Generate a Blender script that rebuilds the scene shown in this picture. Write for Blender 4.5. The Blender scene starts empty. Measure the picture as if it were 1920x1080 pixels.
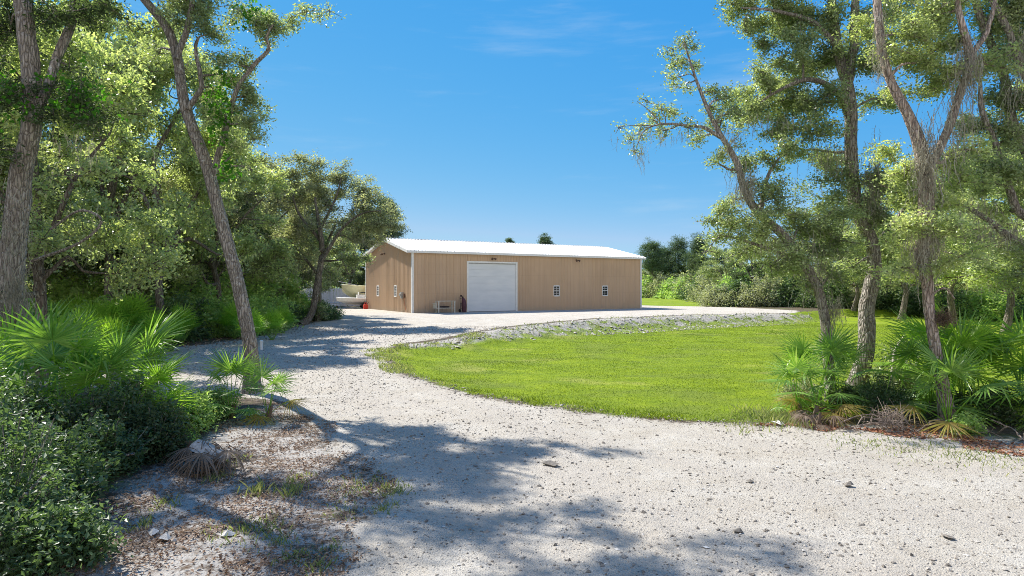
import bpy, math, random
import numpy as np
from mathutils import Matrix, Vector, Euler

# ------------------------------------------------------------------ camera, sky, sun, exposure
SC = bpy.context.scene
COL = SC.collection
F, CX, CY, CAMZ = 1183.0, 960.0, 540.0, 2.3
cam_d = bpy.data.cameras.new('camera')
cam = bpy.data.objects.new('camera', cam_d); COL.objects.link(cam)
cam.location = (0, 0, CAMZ); cam.rotation_euler = (math.radians(90), 0, 0)
cam_d.sensor_width = 36.0; cam_d.lens = F/1920*36; cam_d.clip_end = 3000; cam_d.clip_start = 0.05
SC.camera = cam

SUN_EL, SUN_AZ = math.radians(48), math.radians(-49)      # azimuth from +Y towards +X
w = bpy.data.worlds.new('World'); SC.world = w; w.use_nodes = True
nt = w.node_tree; bg = nt.nodes['Background']
sky = nt.nodes.new('ShaderNodeTexSky'); sky.sky_type = 'NISHITA'; sky.sun_disc = False
sky.sun_elevation = SUN_EL; sky.sun_rotation = SUN_AZ
sky.air_density = 0.6; sky.dust_density = 0.0; sky.ozone_density = 6.0; sky.altitude = 0
sep = nt.nodes.new('ShaderNodeSeparateColor'); com = nt.nodes.new('ShaderNodeCombineColor'); nt.links.new(sky.outputs[0], sep.inputs[0])
for ch, (pw, mul) in enumerate(((1.5, .95), (.50, .635), (.1, .86))):       # a clear deep-blue day, less glare near the horizon
    p0 = nt.nodes.new('ShaderNodeMath'); p0.operation = 'MULTIPLY'; p0.inputs[1].default_value = .209; nt.links.new(sep.outputs[ch], p0.inputs[0])
    p1 = nt.nodes.new('ShaderNodeMath'); p1.operation = 'POWER'; p1.inputs[1].default_value = pw; nt.links.new(p0.outputs[0], p1.inputs[0])
    p2 = nt.nodes.new('ShaderNodeMath'); p2.operation = 'MULTIPLY'; p2.inputs[1].default_value = mul/.209; nt.links.new(p1.outputs[0], p2.inputs[0])
    p3 = nt.nodes.new('ShaderNodeMath'); p3.operation = 'MINIMUM'; p3.inputs[1].default_value = (.40, .66, .9)[ch]/.209; nt.links.new(p2.outputs[0], p3.inputs[0]); nt.links.new(p3.outputs[0], com.inputs[ch])
# unseen cloud bank added behind the camera as fill light for shaded sides
tc_ = nt.nodes.new('ShaderNodeTexCoord'); sx_ = nt.nodes.new('ShaderNodeSeparateXYZ'); nt.links.new(tc_.outputs['Generated'], sx_.inputs[0])
def _mr(sock, a, b):
    m_ = nt.nodes.new('ShaderNodeMapRange'); m_.interpolation_type = 'SMOOTHSTEP'; nt.links.new(sock, m_.inputs[0]); m_.inputs[1].default_value = a; m_.inputs[2].default_value = b; return m_.outputs[0]
def _mul(a, b):
    m_ = nt.nodes.new('ShaderNodeMath'); m_.operation = 'MULTIPLY'; nt.links.new(a, m_.inputs[0]); nt.links.new(b, m_.inputs[1]); return m_.outputs[0]
cn = nt.nodes.new('ShaderNodeTexNoise'); cn.inputs['Scale'].default_value = 3.2; cn.inputs['Detail'].default_value = 6; nt.links.new(tc_.outputs['Generated'], cn.inputs['Vector'])
cm = _mul(_mul(_mr(sx_.outputs[1], .05, -.25), _mr(sx_.outputs[2], .80, .45)), _mr(cn.outputs['Fac'], .40, .50))
mp_ = nt.nodes.new('ShaderNodeMapping'); mp_.inputs['Scale'].default_value = (1.2, 1.2, 9.0); mp_.inputs['Rotation'].default_value = (.12, .05, 0); nt.links.new(tc_.outputs['Generated'], mp_.inputs[0])
wn = nt.nodes.new('ShaderNodeTexNoise'); wn.inputs['Scale'].default_value = 2.4; wn.inputs['Detail'].default_value = 7; wn.inputs['Roughness'].default_value = .62; nt.links.new(mp_.outputs[0], wn.inputs['Vector'])
wf = _mr(wn.outputs['Fac'], .50, .80); w2 = nt.nodes.new('ShaderNodeMath'); w2.operation = 'MULTIPLY'; w2.inputs[1].default_value = .26; nt.links.new(wf, w2.inputs[0])
wm = nt.nodes.new('ShaderNodeMixRGB'); nt.links.new(w2.outputs[0], wm.inputs[0]); nt.links.new(com.outputs[0], wm.inputs[1]); wm.inputs[2].default_value = (3.2, 3.8, 4.3, 1)
cmx = nt.nodes.new('ShaderNodeMixRGB'); nt.links.new(cm, cmx.inputs[0]); nt.links.new(wm.outputs[0], cmx.inputs[1]); cmx.inputs[2].default_value = (6.0, 5.6, 5.1, 1)
nt.links.new(cmx.outputs[0], bg.inputs[0]); bg.inputs[1].default_value = 0.098
sl = bpy.data.lights.new('sun', 'SUN'); sl.energy = 4.1; sl.angle = math.radians(0.55); sl.color = (1.0, 0.95, 0.87)
so = bpy.data.objects.new('sun', sl); COL.objects.link(so)
sdir = Vector((math.sin(SUN_AZ)*math.cos(SUN_EL), math.cos(SUN_AZ)*math.cos(SUN_EL), math.sin(SUN_EL)))
so.rotation_euler = sdir.to_track_quat('Z', 'Y').to_euler(); so.location = (-20, 20, 30)
SC.view_settings.view_transform = 'Standard'; SC.view_settings.look = 'None'
SC.view_settings.exposure = 1.1; SC.view_settings.gamma = 1.0
SC.cycles.max_bounces = 7; SC.cycles.diffuse_bounces = 5; SC.cycles.transmission_bounces = 4
SC.cycles.glossy_bounces = 2; SC.cycles.use_denoising = True; SC.cycles.filter_width = 0.95; SC.cycles.denoising_prefilter = 'NONE'

RNG = np.random.default_rng(11)
R = random.Random(5)

def U(px, py, d):                       # a point d metres ahead that shows at a given place
    return np.array([(px-CX)/F*d, d, CAMZ-(py-CY)/F*d])
def G(px, py, z=0.0):                   # the same, on ground of height z
    d = F*(CAMZ-z)/(py-CY); return ((px-CX)/F*d, d)

# ------------------------------------------------------------------ noise, distances
def _hash(ix, iy, iz):
    n = (ix.astype(np.int64)*374761393 + iy.astype(np.int64)*668265263 + iz.astype(np.int64)*2147483647) & 0xffffffff
    n = ((n ^ (n >> 13))*1274126177) & 0xffffffff
    return ((n ^ (n >> 16)) & 0xffff)/65535.0
def noise(x, y, z=0.0):
    x = np.asarray(x, float); y = np.asarray(y, float); z = np.zeros_like(x)+z
    ix, iy, iz = np.floor(x), np.floor(y), np.floor(z)
    fx, fy, fz = x-ix, y-iy, z-iz
    fx = fx*fx*(3-2*fx); fy = fy*fy*(3-2*fy); fz = fz*fz*(3-2*fz)
    r = 0
    for a in (0, 1):
        for b in (0, 1):
            for c in (0, 1):
                r = r + _hash(ix+a, iy+b, iz+c)*(fx if a else 1-fx)*(fy if b else 1-fy)*(fz if c else 1-fz)
    return r*2-1
def fbm(x, y, s=1.0, o=4):
    r = 0; a = 0.5
    for k in range(o):
        r = r + a*noise(np.asarray(x)*s*2**k+17*k, np.asarray(y)*s*2**k-9*k); a *= .5
    return r
def sstep(a, b, x):
    t = np.clip((np.asarray(x, float)-a)/(b-a), 0, 1); return t*t*(3-2*t)
def sdf(poly, X, Y):                    # signed distance, positive inside
    P = np.array(poly, float); X = np.asarray(X, float); Y = np.asarray(Y, float)
    d2 = np.full(X.shape, 1e18); inside = np.zeros(X.shape, bool)
    n = len(P)
    for i in range(n):
        x0, y0 = P[i]; x1, y1 = P[(i+1) % n]
        dx, dy = x1-x0, y1-y0
        t = np.clip(((X-x0)*dx+(Y-y0)*dy)/(dx*dx+dy*dy+1e-12), 0, 1)
        d2 = np.minimum(d2, (X-x0-t*dx)**2+(Y-y0-t*dy)**2)
        if y0 != y1:
            inside ^= ((y0 > Y) != (y1 > Y)) & (X < (x1-x0)*(Y-y0)/(y1-y0)+x0)
    d = np.sqrt(d2); return np.where(inside, d, -d)

# ------------------------------------------------------------------ regions of the ground (metres)
PAD = 0.37
lawn_poly = [G(736,676), G(745,692), G(800,712), G(900,740), G(1000,758), G(1150,776), G(1300,787), G(1450,794), G(1540,786),
             (11.5,12.6), (18,13.5), (34,16), (60,24), (70,48), (44,57), (30,58.5), (24.5,52.5), (20.5,47.6), (12.6,44.4), (4.6,38.3), (1.8,34.9),
             (-.5,32.2), (-2.5,27.2), (-4.1,25.2), (-5.0,22.6)]
far_grass_poly = [(14.5,69), (24,63.5), (30,60), (60,60), (80,90), (60,150), (10,150), (8,100)]
drive_poly = [(-1.9,-6), (-2.1,3.5), G(560,1080), G(640,985), G(715,905), G(625,862), G(590,815), G(560,780), G(505,750), G(400,742), (-9.5,14.6), (-14,15.5), (-30,16.5),
              (-50,17), (-50,24), (-30,24.5), G(330,652), G(450,640), G(560,620), (-11.6,38.5), (-14,44), (-26,50), (-30,61), (-15,62.5),
              (14,75), (22,63.5), (24.5,54), (22,48.6), (13,45.8), (4.6,39.5), (1.7,36), (-.8,33.2), (-3,28), (-4.8,25.6), G(728,668), G(740,694), G(800,714), G(900,742),
              G(1000,760), G(1150,778), G(1300,789), G(1450,797), G(1560,803), G(1700,812), G(1920,838), (13,8.6), (20,8), (20,-6)]
def zground(x, y):
    x = np.asarray(x, float); y = np.asarray(y, float)
    base = PAD*sstep(23, 41, y)
    base = np.where(x < -16, base*sstep(-40, -16, x), base)
    s = sdf(lawn_poly, x, y)
    m = sstep(-.15, 1.9, s)
    lz = -.04-.26*sstep(12, 26, y)
    z = base*(1-m)+lz*m
    near = 1-sstep(25, 60, y)
    z = z+near*(.045*fbm(x, y, .45, 3)+.014*fbm(x+40, y, 3.0, 3))
    sd = sdf(drive_poly, x, y)
    off = sstep(0, 1.5, -sd)*sstep(-.2, -1.5, s)
    z = z+off*(.07*(fbm(x, y, .8, 3)+.4)+.0*x)
    bank = sstep(.2, 1.0, s+.8)*(1-sstep(.6, 2.6, s))*sstep(22, 27, y)*(1-sstep(51, 56, y))
    z = z+bank*.10*fbm(x+7, y, 1.6, 3)
    return z
def zg(x, y): return float(zground(np.array([x]), np.array([y]))[0])

# ------------------------------------------------------------------ mesh builder
class MB:
    def __init__(s): s.v = []; s.q = []; s.t = []; s.rq = []; s.rt = []; s.n = 0; s.mq = []; s.mt = []
    def add(s, v, f, r=0.5, m=0):
        v = np.asarray(v, float).reshape(-1, 3); f = np.asarray(f, int)
        if len(f) == 0: return
        rr = np.zeros(len(f))+r; mm = np.zeros(len(f), int)+m
        if f.shape[1] == 4: s.q.append(f+s.n); s.rq.append(rr); s.mq.append(mm)
        else: s.t.append(f+s.n); s.rt.append(rr); s.mt.append(mm)
        s.v.append(v); s.n += len(v)
    def box(s, lo, hi, m=0, r=.5):
        x0, y0, z0 = lo; x1, y1, z1 = hi
        v = [(x0,y0,z0),(x1,y0,z0),(x1,y1,z0),(x0,y1,z0),(x0,y0,z1),(x1,y0,z1),(x1,y1,z1),(x0,y1,z1)]
        s.add(v, [(0,3,2,1),(4,5,6,7),(0,1,5,4),(1,2,6,5),(2,3,7,6),(3,0,4,7)], r, m)
    def tube(s, pts, rad, n=6, m=0, bark=0.0, r=.5, cap=True, seed=0, fk=3.2, fs=2.2):
        P = np.asarray(pts, float); k = len(P); rad = np.zeros(k)+rad
        T = np.gradient(P, axis=0); T /= np.linalg.norm(T, axis=1)[:, None]+1e-9
        ref = np.array([0, 0, 1.]) if abs(T[0][2]) < .8 else np.array([1., 0, 0])
        N = np.cross(T, ref); bad = np.linalg.norm(N, axis=1) < .05; N[bad] = [0, 1, 0]
        N /= np.linalg.norm(N, axis=1)[:, None]; B = np.cross(T, N)
        a = np.arange(n)*2*math.pi/n
        rr = np.repeat(rad[:, None], n, 1)
        if bark:
            sl_ = np.concatenate([[0], np.cumsum(np.linalg.norm(np.diff(P, axis=0), axis=1))])
            ca, sa = np.cos(a)[None]*fk, np.sin(a)[None]*fk
            A = noise(ca*rad[0]*5+0*sl_[:, None], sa*rad[0]*5+0*sl_[:, None], sl_[:, None]*fs+seed)
            Bn = noise(ca*rad[0]*11+50+0*sl_[:, None], sa*rad[0]*11+0*sl_[:, None], sl_[:, None]*fs*2.5+seed)
            C_ = noise(ca*.5+0*sl_[:, None], sa*.5+0*sl_[:, None], sl_[:, None]*1.1+seed)
            rr = rr*(1+bark*(.8*-np.abs(A)+.5*Bn+.9*C_))
        V = P[:, None, :]+rr[:, :, None]*(np.cos(a)[None, :, None]*N[:, None, :]+np.sin(a)[None, :, None]*B[:, None, :])
        i = np.arange(k-1)[:, None]*n; j = np.arange(n)[None]; j2 = (j+1) % n
        f = np.stack([i+j, i+j2, i+n+j2, i+n+j], -1).reshape(-1, 4)
        s.add(V.reshape(-1, 3), f, r, m)
        if cap:
            for e in (0, k-1):
                c = np.vstack([V[e], P[e][None]])
                ff = [(jj, (jj+1) % n, n) if e else ((jj+1) % n, jj, n) for jj in range(n)]
                s.add(c, ff, r, m)
    def tubes3(s, A, B, r0, r1, r=.5, m=0):     # many thin three-sided twigs at once
        A = np.asarray(A, float); B = np.asarray(B, float); k = len(A)
        if not k: return
        T = B-A; T /= np.linalg.norm(T, axis=1)[:, None]+1e-9
        N = np.cross(T, [0.31, .22, .93]); N /= np.linalg.norm(N, axis=1)[:, None]+1e-9; Bn = np.cross(T, N)
        vs = []
        for P, rr in ((A, r0), (B, r1)):
            rr = np.zeros(k)+rr
            for q in range(3):
                an = q*2*math.pi/3
                vs.append(P+rr[:, None]*(math.cos(an)*N+math.sin(an)*Bn))
        V = np.stack(vs, 1).reshape(-1, 3); o = np.arange(k)[:, None]*6
        f = np.concatenate([np.stack([o[:, 0]+q, o[:, 0]+(q+1) % 3, o[:, 0]+3+(q+1) % 3, o[:, 0]+3+q], 1) for q in range(3)])
        s.add(V, f, r, m)
    def leaves(s, C, per, spread, L, W, rng, up=.6, droop=0.0, m=0, rv=None, squash=.8):
        C = np.asarray(C, float); k = len(C)*per
        if not k: return
        c = np.repeat(C, per, 0)+rng.normal(0, 1, (k, 3))*np.array([1, 1, squash])*spread
        a = rng.normal(0, 1, (k, 3)); a[:, 2] = a[:, 2]*.7-droop; a /= np.linalg.norm(a, axis=1)[:, None]
        n = rng.normal(0, 1, (k, 3)); n[:, 2] = np.abs(n[:, 2])+up; b = np.cross(n, a); b /= np.linalg.norm(b, axis=1)[:, None]+1e-9
        n = np.cross(a, b); sc = rng.uniform(.7, 1.25, k)[:, None]
        l = a*L*sc*.5; wd = b*W*sc*.5; fo = n*W*.16*sc
        V = np.stack([c-l, c-l*.1+wd+fo, c+l, c-l*.1-wd+fo], 1).reshape(-1, 3)
        f = np.arange(k*4).reshape(-1, 4)
        base = np.repeat(rng.uniform(0, 1, len(C)), per) if rv is None else np.repeat(rv, per)
        s.add(V, f, np.clip(.55*base+.45*rng.uniform(0, 1, k), 0, 1), m)
    def build(s, name, mats, parent=None, loc=None, smooth=False):
        me = bpy.data.meshes.new(name)
        V = np.concatenate(s.v) if s.v else np.zeros((0, 3))
        if loc is not None: V = V-np.asarray(loc, float)
        q = np.concatenate(s.q) if s.q else np.zeros((0, 4), int); t = np.concatenate(s.t) if s.t else np.zeros((0, 3), int)
        r = np.concatenate(s.rq+s.rt) if (s.rq or s.rt) else np.zeros(0); mi = np.concatenate(s.mq+s.mt) if (s.mq or s.mt) else np.zeros(0, int)
        me.vertices.add(len(V)); me.vertices.foreach_set('co', V.astype(np.float32).ravel())
        nl = q.size+t.size; me.loops.add(nl); me.loops.foreach_set('vertex_index', np.concatenate([q.ravel(), t.ravel()]).astype(np.int32))
        npg = len(q)+len(t); me.polygons.add(npg)
        st = np.concatenate([np.arange(len(q))*4, q.size+np.arange(len(t))*3]).astype(np.int32)
        me.polygons.foreach_set('loop_start', st)
        try: me.polygons.foreach_set('loop_total', np.concatenate([np.full(len(q), 4), np.full(len(t), 3)]).astype(np.int32))
        except Exception: pass
        me.polygons.foreach_set('material_index', mi.astype(np.int32))
        me.polygons.foreach_set('use_smooth', np.full(npg, bool(smooth)))
        at = me.attributes.new('rnd', 'FLOAT', 'FACE'); at.data.foreach_set('value', r.astype(np.float32))
        me.update(calc_edges=True)
        for m in (mats if isinstance(mats, (list, tuple)) else [mats]): me.materials.append(m)
        o = bpy.data.objects.new(name, me); COL.objects.link(o)
        if parent is not None: o.parent = parent
        elif loc is not None: o.location = loc
        return o

def tag(o, label=None, cat=None, group=None, kind=None):
    if label: o['label'] = label
    if cat: o['category'] = cat
    if group: o['group'] = group
    if kind: o['kind'] = kind
    return o
def thing(name, label, cat, loc=(0, 0, 0), rz=0.0, group=None):
    o = bpy.data.objects.new(name, None); COL.objects.link(o); o.location = loc; o.rotation_euler = (0, 0, rz)
    o.empty_display_size = .2
    return tag(o, label, cat, group)
def copy_tree(o, parent=None):
    c = o.copy(); COL.objects.link(c); c.parent = parent
    if parent is not None: c.matrix_parent_inverse = o.matrix_parent_inverse.copy()
    for ch in list(o.children): copy_tree(ch, c)
    return c

# ------------------------------------------------------------------ materials
def lin(c):
    return tuple(((x/12.92) if x <= .04045 else ((x+.055)/1.055)**2.4) for x in [k/255 for k in c])
class NT:
    def __init__(s, name):
        s.m = bpy.data.materials.new(name); s.m.use_nodes = True; s.t = s.m.node_tree
        s.b = s.t.nodes['Principled BSDF']; s.out = s.t.nodes['Material Output']
    def n(s, typ, **kw):
        nd = s.t.nodes.new('ShaderNode'+typ)
        for k, v in kw.items():
            if k in nd.inputs: s.set(nd, k, v)
            else: setattr(nd, k, v)
        return nd
    def set(s, nd, k, v):
        if hasattr(v, 'links') or isinstance(v, bpy.types.NodeSocket): s.t.links.new(v, nd.inputs[k])
        else:
            if isinstance(v, tuple) and len(v) == 3 and nd.inputs[k].type == 'RGBA': v = (*v, 1)
            nd.inputs[k].default_value = v
    def obj(s): return s.n('TexCoord').outputs['Object']
    def pos(s): return s.n('NewGeometry').outputs['Position']
    def noise(s, vec, scale, detail=4, rough=.55):
        return s.n('TexNoise', Vector=vec, Scale=scale, Detail=detail, Roughness=rough).outputs['Fac']
    def vor(s, vec, scale, out='Distance', feature='F1'):
        nd = s.n('TexVoronoi', feature=feature); s.set(nd, 'Vector', vec); s.set(nd, 'Scale', scale); return nd.outputs[out]
    def map(s, vec, scale):
        return s.n('Mapping', Vector=vec, Scale=scale).outputs[0]
    def ramp(s, fac, stops, interp='LINEAR'):
        nd = s.n('ValToRGB', Fac=fac); cr = nd.color_ramp; cr.interpolation = interp
        while len(cr.elements) < len(stops): cr.elements.new(.5)
        for e, (p, c) in zip(cr.elements, stops):
            e.position = p; e.color = (*c, 1) if len(c) == 3 else c
        return nd.outputs[0]
    def mix(s, fac, a, b, typ='MIX'):
        nd = s.n('MixRGB', blend_type=typ); s.set(nd, 'Fac', fac); s.set(nd, 'Color1', a); s.set(nd, 'Color2', b); return nd.outputs[0]
    def math(s, op, a, b=0.0, c=None, clamp=False):
        nd = s.n('Math', operation=op, use_clamp=clamp); s._m(nd, 0, a); s._m(nd, 1, b)
        if c is not None: s._m(nd, 2, c)
        return nd.outputs[0]
    def _m(s, nd, i, v):
        if isinstance(v, bpy.types.NodeSocket): s.t.links.new(v, nd.inputs[i])
        else: nd.inputs[i].default_value = v
    def mr(s, v, a, b, c=0.0, d=1.0, smooth=True):
        nd = s.n('MapRange', interpolation_type='SMOOTHSTEP' if smooth else 'LINEAR')
        s._m(nd, 0, v); s._m(nd, 1, a); s._m(nd, 2, b); s._m(nd, 3, c); s._m(nd, 4, d); return nd.outputs[0]
    def attr(s, name): return s.n('Attribute', attribute_name=name).outputs['Fac']
    def bump(s, h, strength=.5, dist=.02, normal=None):
        nd = s.n('Bump', Height=h, Strength=strength, Distance=dist)
        if normal is not None: s.set(nd, 'Normal', normal)
        return nd.outputs[0]
    def fin(s, col, rough=.8, normal=None, spec=.3, metal=0.0):
        s.set(s.b, 'Base Color', col); s.set(s.b, 'Roughness', rough); s.set(s.b, 'Specular IOR Level', spec); s.set(s.b, 'Metallic', metal)
        if normal is not None: s.set(s.b, 'Normal', normal)
        return s.m

LEAF = 3.2
def leaf_mat(name, cols, trans=.35, rough=.55, tint=(1.15, 1.2, .58), spec=.35):
    if name not in ('leaf_litter', 'red_leaf_litter', 'spanish_moss', 'grass_blade', 'brown_ball_moss'): g_ = .06 if 'palm' in name or 'vine' in name else .42; lf = .8 if 'vine' in name else 1.75 if 'palm' in name else 2.6 if name == 'bright_shrub_leaf' else (1.6 if 'shrub' in name else (1.4 if 'weed' in name or name == 'dark_leaf' else LEAF)); cols = [tuple(min(.78, (q*(1-g_)+g_*sum(c)/3)*lf) for q in c) for c in cols]; trans = min(.58, trans+.12)
    k = NT(name); r = k.attr('rnd')
    st = [(i/(len(cols)-1), c) for i, c in enumerate(cols)]
    big = k.noise(k.pos(), .9, 3)
    if name == 'grass_blade': r = k.math('ADD', k.math('MULTIPLY', r, .5), k.math('MULTIPLY', k.mr(k.noise(k.map(k.pos(), (.45, .6, 1)), .9, 6, .65), .34, .64), .5))
    col = k.ramp(k.math('ADD', k.math('MULTIPLY', r, .7), k.math('MULTIPLY', k.mr(big, .3, .7), .3)), st)
    k.fin(col, rough, spec=spec)
    tr = k.n('BsdfTranslucent', Color=k.mix(1.0, col, tint, 'MULTIPLY'))
    ms = k.n('MixShader'); k.set(ms, 0, trans); k.t.links.new(k.b.outputs[0], ms.inputs[1]); k.t.links.new(tr.outputs[0], ms.inputs[2])
    k.t.links.new(ms.outputs[0], k.out.inputs[0]); return k.m
M = {}
M['oak'] = leaf_mat('live_oak_leaf', [(.03,.048,.016), (.075,.105,.032), (.135,.172,.058), (.25,.28,.15)], .42, .34, spec=.9)  # palest oak stops: silvery undersides plus sun highlights put into the colour
M['oak_light'] = leaf_mat('yellow_green_oak_leaf', [(.045,.065,.018), (.105,.14,.034), (.18,.215,.055), (.29,.31,.13)], .46, .34, spec=.9)  # yellow-green foliage, paler than the other oaks by its own colour
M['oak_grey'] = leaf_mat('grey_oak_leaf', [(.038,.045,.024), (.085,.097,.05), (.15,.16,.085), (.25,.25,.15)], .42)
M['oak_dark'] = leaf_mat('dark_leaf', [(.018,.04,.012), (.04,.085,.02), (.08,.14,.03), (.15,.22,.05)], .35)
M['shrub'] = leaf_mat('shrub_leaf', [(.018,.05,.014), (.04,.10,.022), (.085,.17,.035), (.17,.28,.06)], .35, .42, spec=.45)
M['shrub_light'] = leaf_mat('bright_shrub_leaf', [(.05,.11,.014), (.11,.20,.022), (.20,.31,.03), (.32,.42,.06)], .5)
M['vine'] = leaf_mat('vine_leaf', [(.04,.16,.008), (.09,.30,.015), (.16,.42,.03)], .55)
M['frond'] = leaf_mat('palmetto_frond', [(.04,.095,.02), (.08,.165,.028), (.15,.25,.045), (.27,.35,.11)], .34, .36, spec=.5)
M['frond_bright'] = leaf_mat('palmetto_frond_bright', [(.09,.19,.018), (.16,.28,.025), (.27,.39,.05)], .42, .38, spec=.45)
M['frond_yellow'] = leaf_mat('palmetto_frond_yellow', [(.13,.16,.025), (.22,.20,.035), (.24,.16,.04), (.13,.18,.03)], .45, .5)
M['frond_dead'] = leaf_mat('palmetto_frond_dead', [(.05,.032,.02), (.09,.062,.04), (.14,.105,.075), (.19,.155,.12)], .2, .8, (1, .9, .7))
M['grass'] = leaf_mat('grass_blade', [(.105,.155,.03), (.155,.225,.026), (.23,.31,.022), (.37,.39,.075)], .4, .6, (1.1, 1.1, .5))
M['weed'] = leaf_mat('weed_blade', [(.07,.13,.015), (.16,.22,.03), (.28,.30,.06), (.34,.29,.12)], .4, .6)
M['pine'] = leaf_mat('pine_needles', [(.015,.035,.014), (.03,.065,.022), (.06,.10,.03)], .2)
M['litter'] = leaf_mat('leaf_litter', [(.10,.065,.045), (.22,.14,.09), (.36,.25,.17), (.50,.42,.34)], .1, .85, (1, .8, .6))
M['litter_red'] = leaf_mat('red_leaf_litter', [(.13,.05,.025), (.24,.10,.05), (.34,.16,.085), (.42,.28,.19)], .1, .85, (1, .8, .6))
M['moss'] = leaf_mat('spanish_moss', [(.22,.20,.15), (.34,.32,.25), (.48,.46,.38)], .3, .9, (1, 1, .85))
M['moss_brown'] = leaf_mat('brown_ball_moss', [(.09,.06,.035), (.16,.11,.07), (.22,.17,.12)], .2, .9, (1, .9, .8))

def bark_mat(name, dark, mid, light, lichen, sc=1.0):
    k = NT(name); o = k.obj(); mp = k.map(o, (9*sc, 9*sc, 2.2*sc))
    a = k.noise(mp, 2.2, 6, .65); v = k.vor(mp, 2.3, 'Distance', 'DISTANCE_TO_EDGE')
    big = k.noise(o, 1.6, 4)
    col = k.ramp(a, [(.25, dark), (.5, mid), (.75, light)])
    col = k.mix(k.mr(v, 0, .12, .75, 0), col, tuple(c*.4 for c in dark), 'MIX')
    sp = k.mr(k.noise(o, 11, 5, .7), .55, .66)
    col = k.mix(k.math('MULTIPLY', sp, k.mr(big, .4, .62)), col, lichen)
    h = k.math('ADD', k.mr(v, 0, .3), k.math('MULTIPLY', a, .8))
    return k.fin(col, .92, k.bump(h, .9, .03), spec=.15)
M['bark'] = bark_mat('oak_bark', (.13,.108,.09), (.33,.29,.25), (.54,.50,.445), (.60,.60,.555))
M['bark_pink'] = bark_mat('ruddy_oak_bark', (.17,.125,.10), (.42,.335,.28), (.62,.53,.46), (.62,.60,.54))
M['bark_far'] = bark_mat('distant_bark', (.10,.08,.062), (.2,.17,.14), (.32,.29,.25), (.38,.38,.33), .6)

def simple(name, col, rough=.6, var=.12, sc=6, metal=0, spec=.4, bump=0):
    k = NT(name); n = k.noise(k.obj(), sc, 5)
    c = k.mix(k.mr(n, .3, .7, 0, 1), tuple(x*(1-var) for x in col), tuple(min(1, x*(1+var)) for x in col))
    return k.fin(c, rough, k.bump(n, bump, .01) if bump else None, spec=spec, metal=metal)

# tan ribbed metal wall, with faint weather streaks
k = NT('tan_metal_siding'); o = k.obj(); st = k.noise(k.map(o, (3.5, 3.5, .12)), 1.4, 5, .6); bl = k.noise(o, .35, 3)
pan = k.noise(k.map(o, (1.05, 1.05, 0.0)), 1.0, 0)
tc = k.mix(k.mr(st, .3, .7), (.49,.335,.215), (.55,.38,.25)); tc = k.mix(k.mr(bl, .35, .7, 0, .35), tc, (.38,.26,.165))
tc = k.mix(k.mr(pan, .45, .6, 0, .25), tc, (.52,.345,.21))
zz_ = k.n('SeparateXYZ', Vector=o).outputs[2]; stk = k.mr(k.noise(k.map(o, (7, 7, .25)), 1.5, 5, .7), .56, .72); tc = k.mix(k.math('MULTIPLY', stk, .22), tc, (.30,.21,.14))
tc = k.mix(k.math('MULTIPLY', k.mr(k.math('FRACT', k.math('MULTIPLY', zz_, .667)), .0, .03, .18, 0), 1.0), tc, (.25,.18,.12))
low = k.mr(k.math('ADD', zz_, k.math('MULTIPLY', st, .5)), .2, .8, .7, 0)
tc = k.mix(low, tc, (.40,.32,.235))
M['siding'] = k.fin(tc, .5, spec=.35)
k = NT('white_metal_roof'); o = k.obj(); st = k.noise(k.map(o, (3, .3, 3)), 1.5, 5)
M['roof'] = k.fin(k.mix(k.mr(st, .3, .7), (.60,.61,.62), (.76,.76,.76)), .42, spec=.4)
M['trim'] = simple('white_trim', (.74,.73,.70), .5, .06)
k = NT('white_door_paint'); o = k.obj(); st = k.noise(k.map(o, (.5, 1, 2.)), 1.2, 4)
M['door'] = k.fin(k.mix(k.mr(st, .3, .7), (.62,.64,.66), (.70,.71,.72)), .45, spec=.4)
M['door_track'] = simple('grey_steel', (.33,.33,.32), .5, .15)
k = NT('window_glass'); k.fin((.012,.014,.018), .06, spec=.7); M['glass'] = k.m
M['lamp_brown'] = simple('bronze_lamp', (.10,.055,.035), .5)
M['grey_box'] = simple('grey_meter_box', (.33,.33,.31), .5)
M['pipe'] = simple('grey_conduit', (.27,.25,.23), .5)
M['cream'] = simple('cream_gelcoat', (.74,.68,.40), .35, .05)
M['white_gel'] = simple('white_gelcoat', (.78,.77,.73), .35, .06)
M['blue_canvas'] = simple('pale_blue_canvas', (.45,.60,.66), .8)
M['black'] = simple('black_rubber', (.02,.02,.02), .7)
M['steel'] = simple('galvanised_steel', (.42,.42,.42), .45, metal=.4)
M['red'] = simple('red_plastic', (.55,.05,.03), .45)
M['fence'] = simple('white_vinyl', (.60,.62,.66), .5, .08)
M['wood_white'] = simple('weathered_cream_wood', (.60,.57,.48), .8, .15, 12)
M['dark_cloth'] = simple('black_vinyl', (.035,.02,.022), .6, .3)
M['maroon'] = simple('maroon_vinyl', (.09,.03,.04), .6, .3)
M['orange_cord'] = simple('orange_cord', (.5,.14,.05), .6)
M['stick'] = simple('grey_dead_wood', (.24,.19,.155), .9, .35, 20, bump=.4)
M['pale_stick'] = simple('bleached_dead_wood', (.42,.38,.33), .9, .3, 20, bump=.4)
k = NT('limestone'); o = k.pos(); rr = k.attr('rnd')
c = k.ramp(rr, [(0, (.10,.085,.07)), (.35, (.24,.21,.175)), (.7, (.46,.42,.37)), (1, (.66,.64,.6))])
M['stone'] = k.fin(k.mix(k.mr(k.noise(o, 40, 3), .3, .7, 0, .5), c, (.34,.31,.27)), .9, k.bump(k.noise(o, 60, 4), .4, .01), spec=.2)

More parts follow.
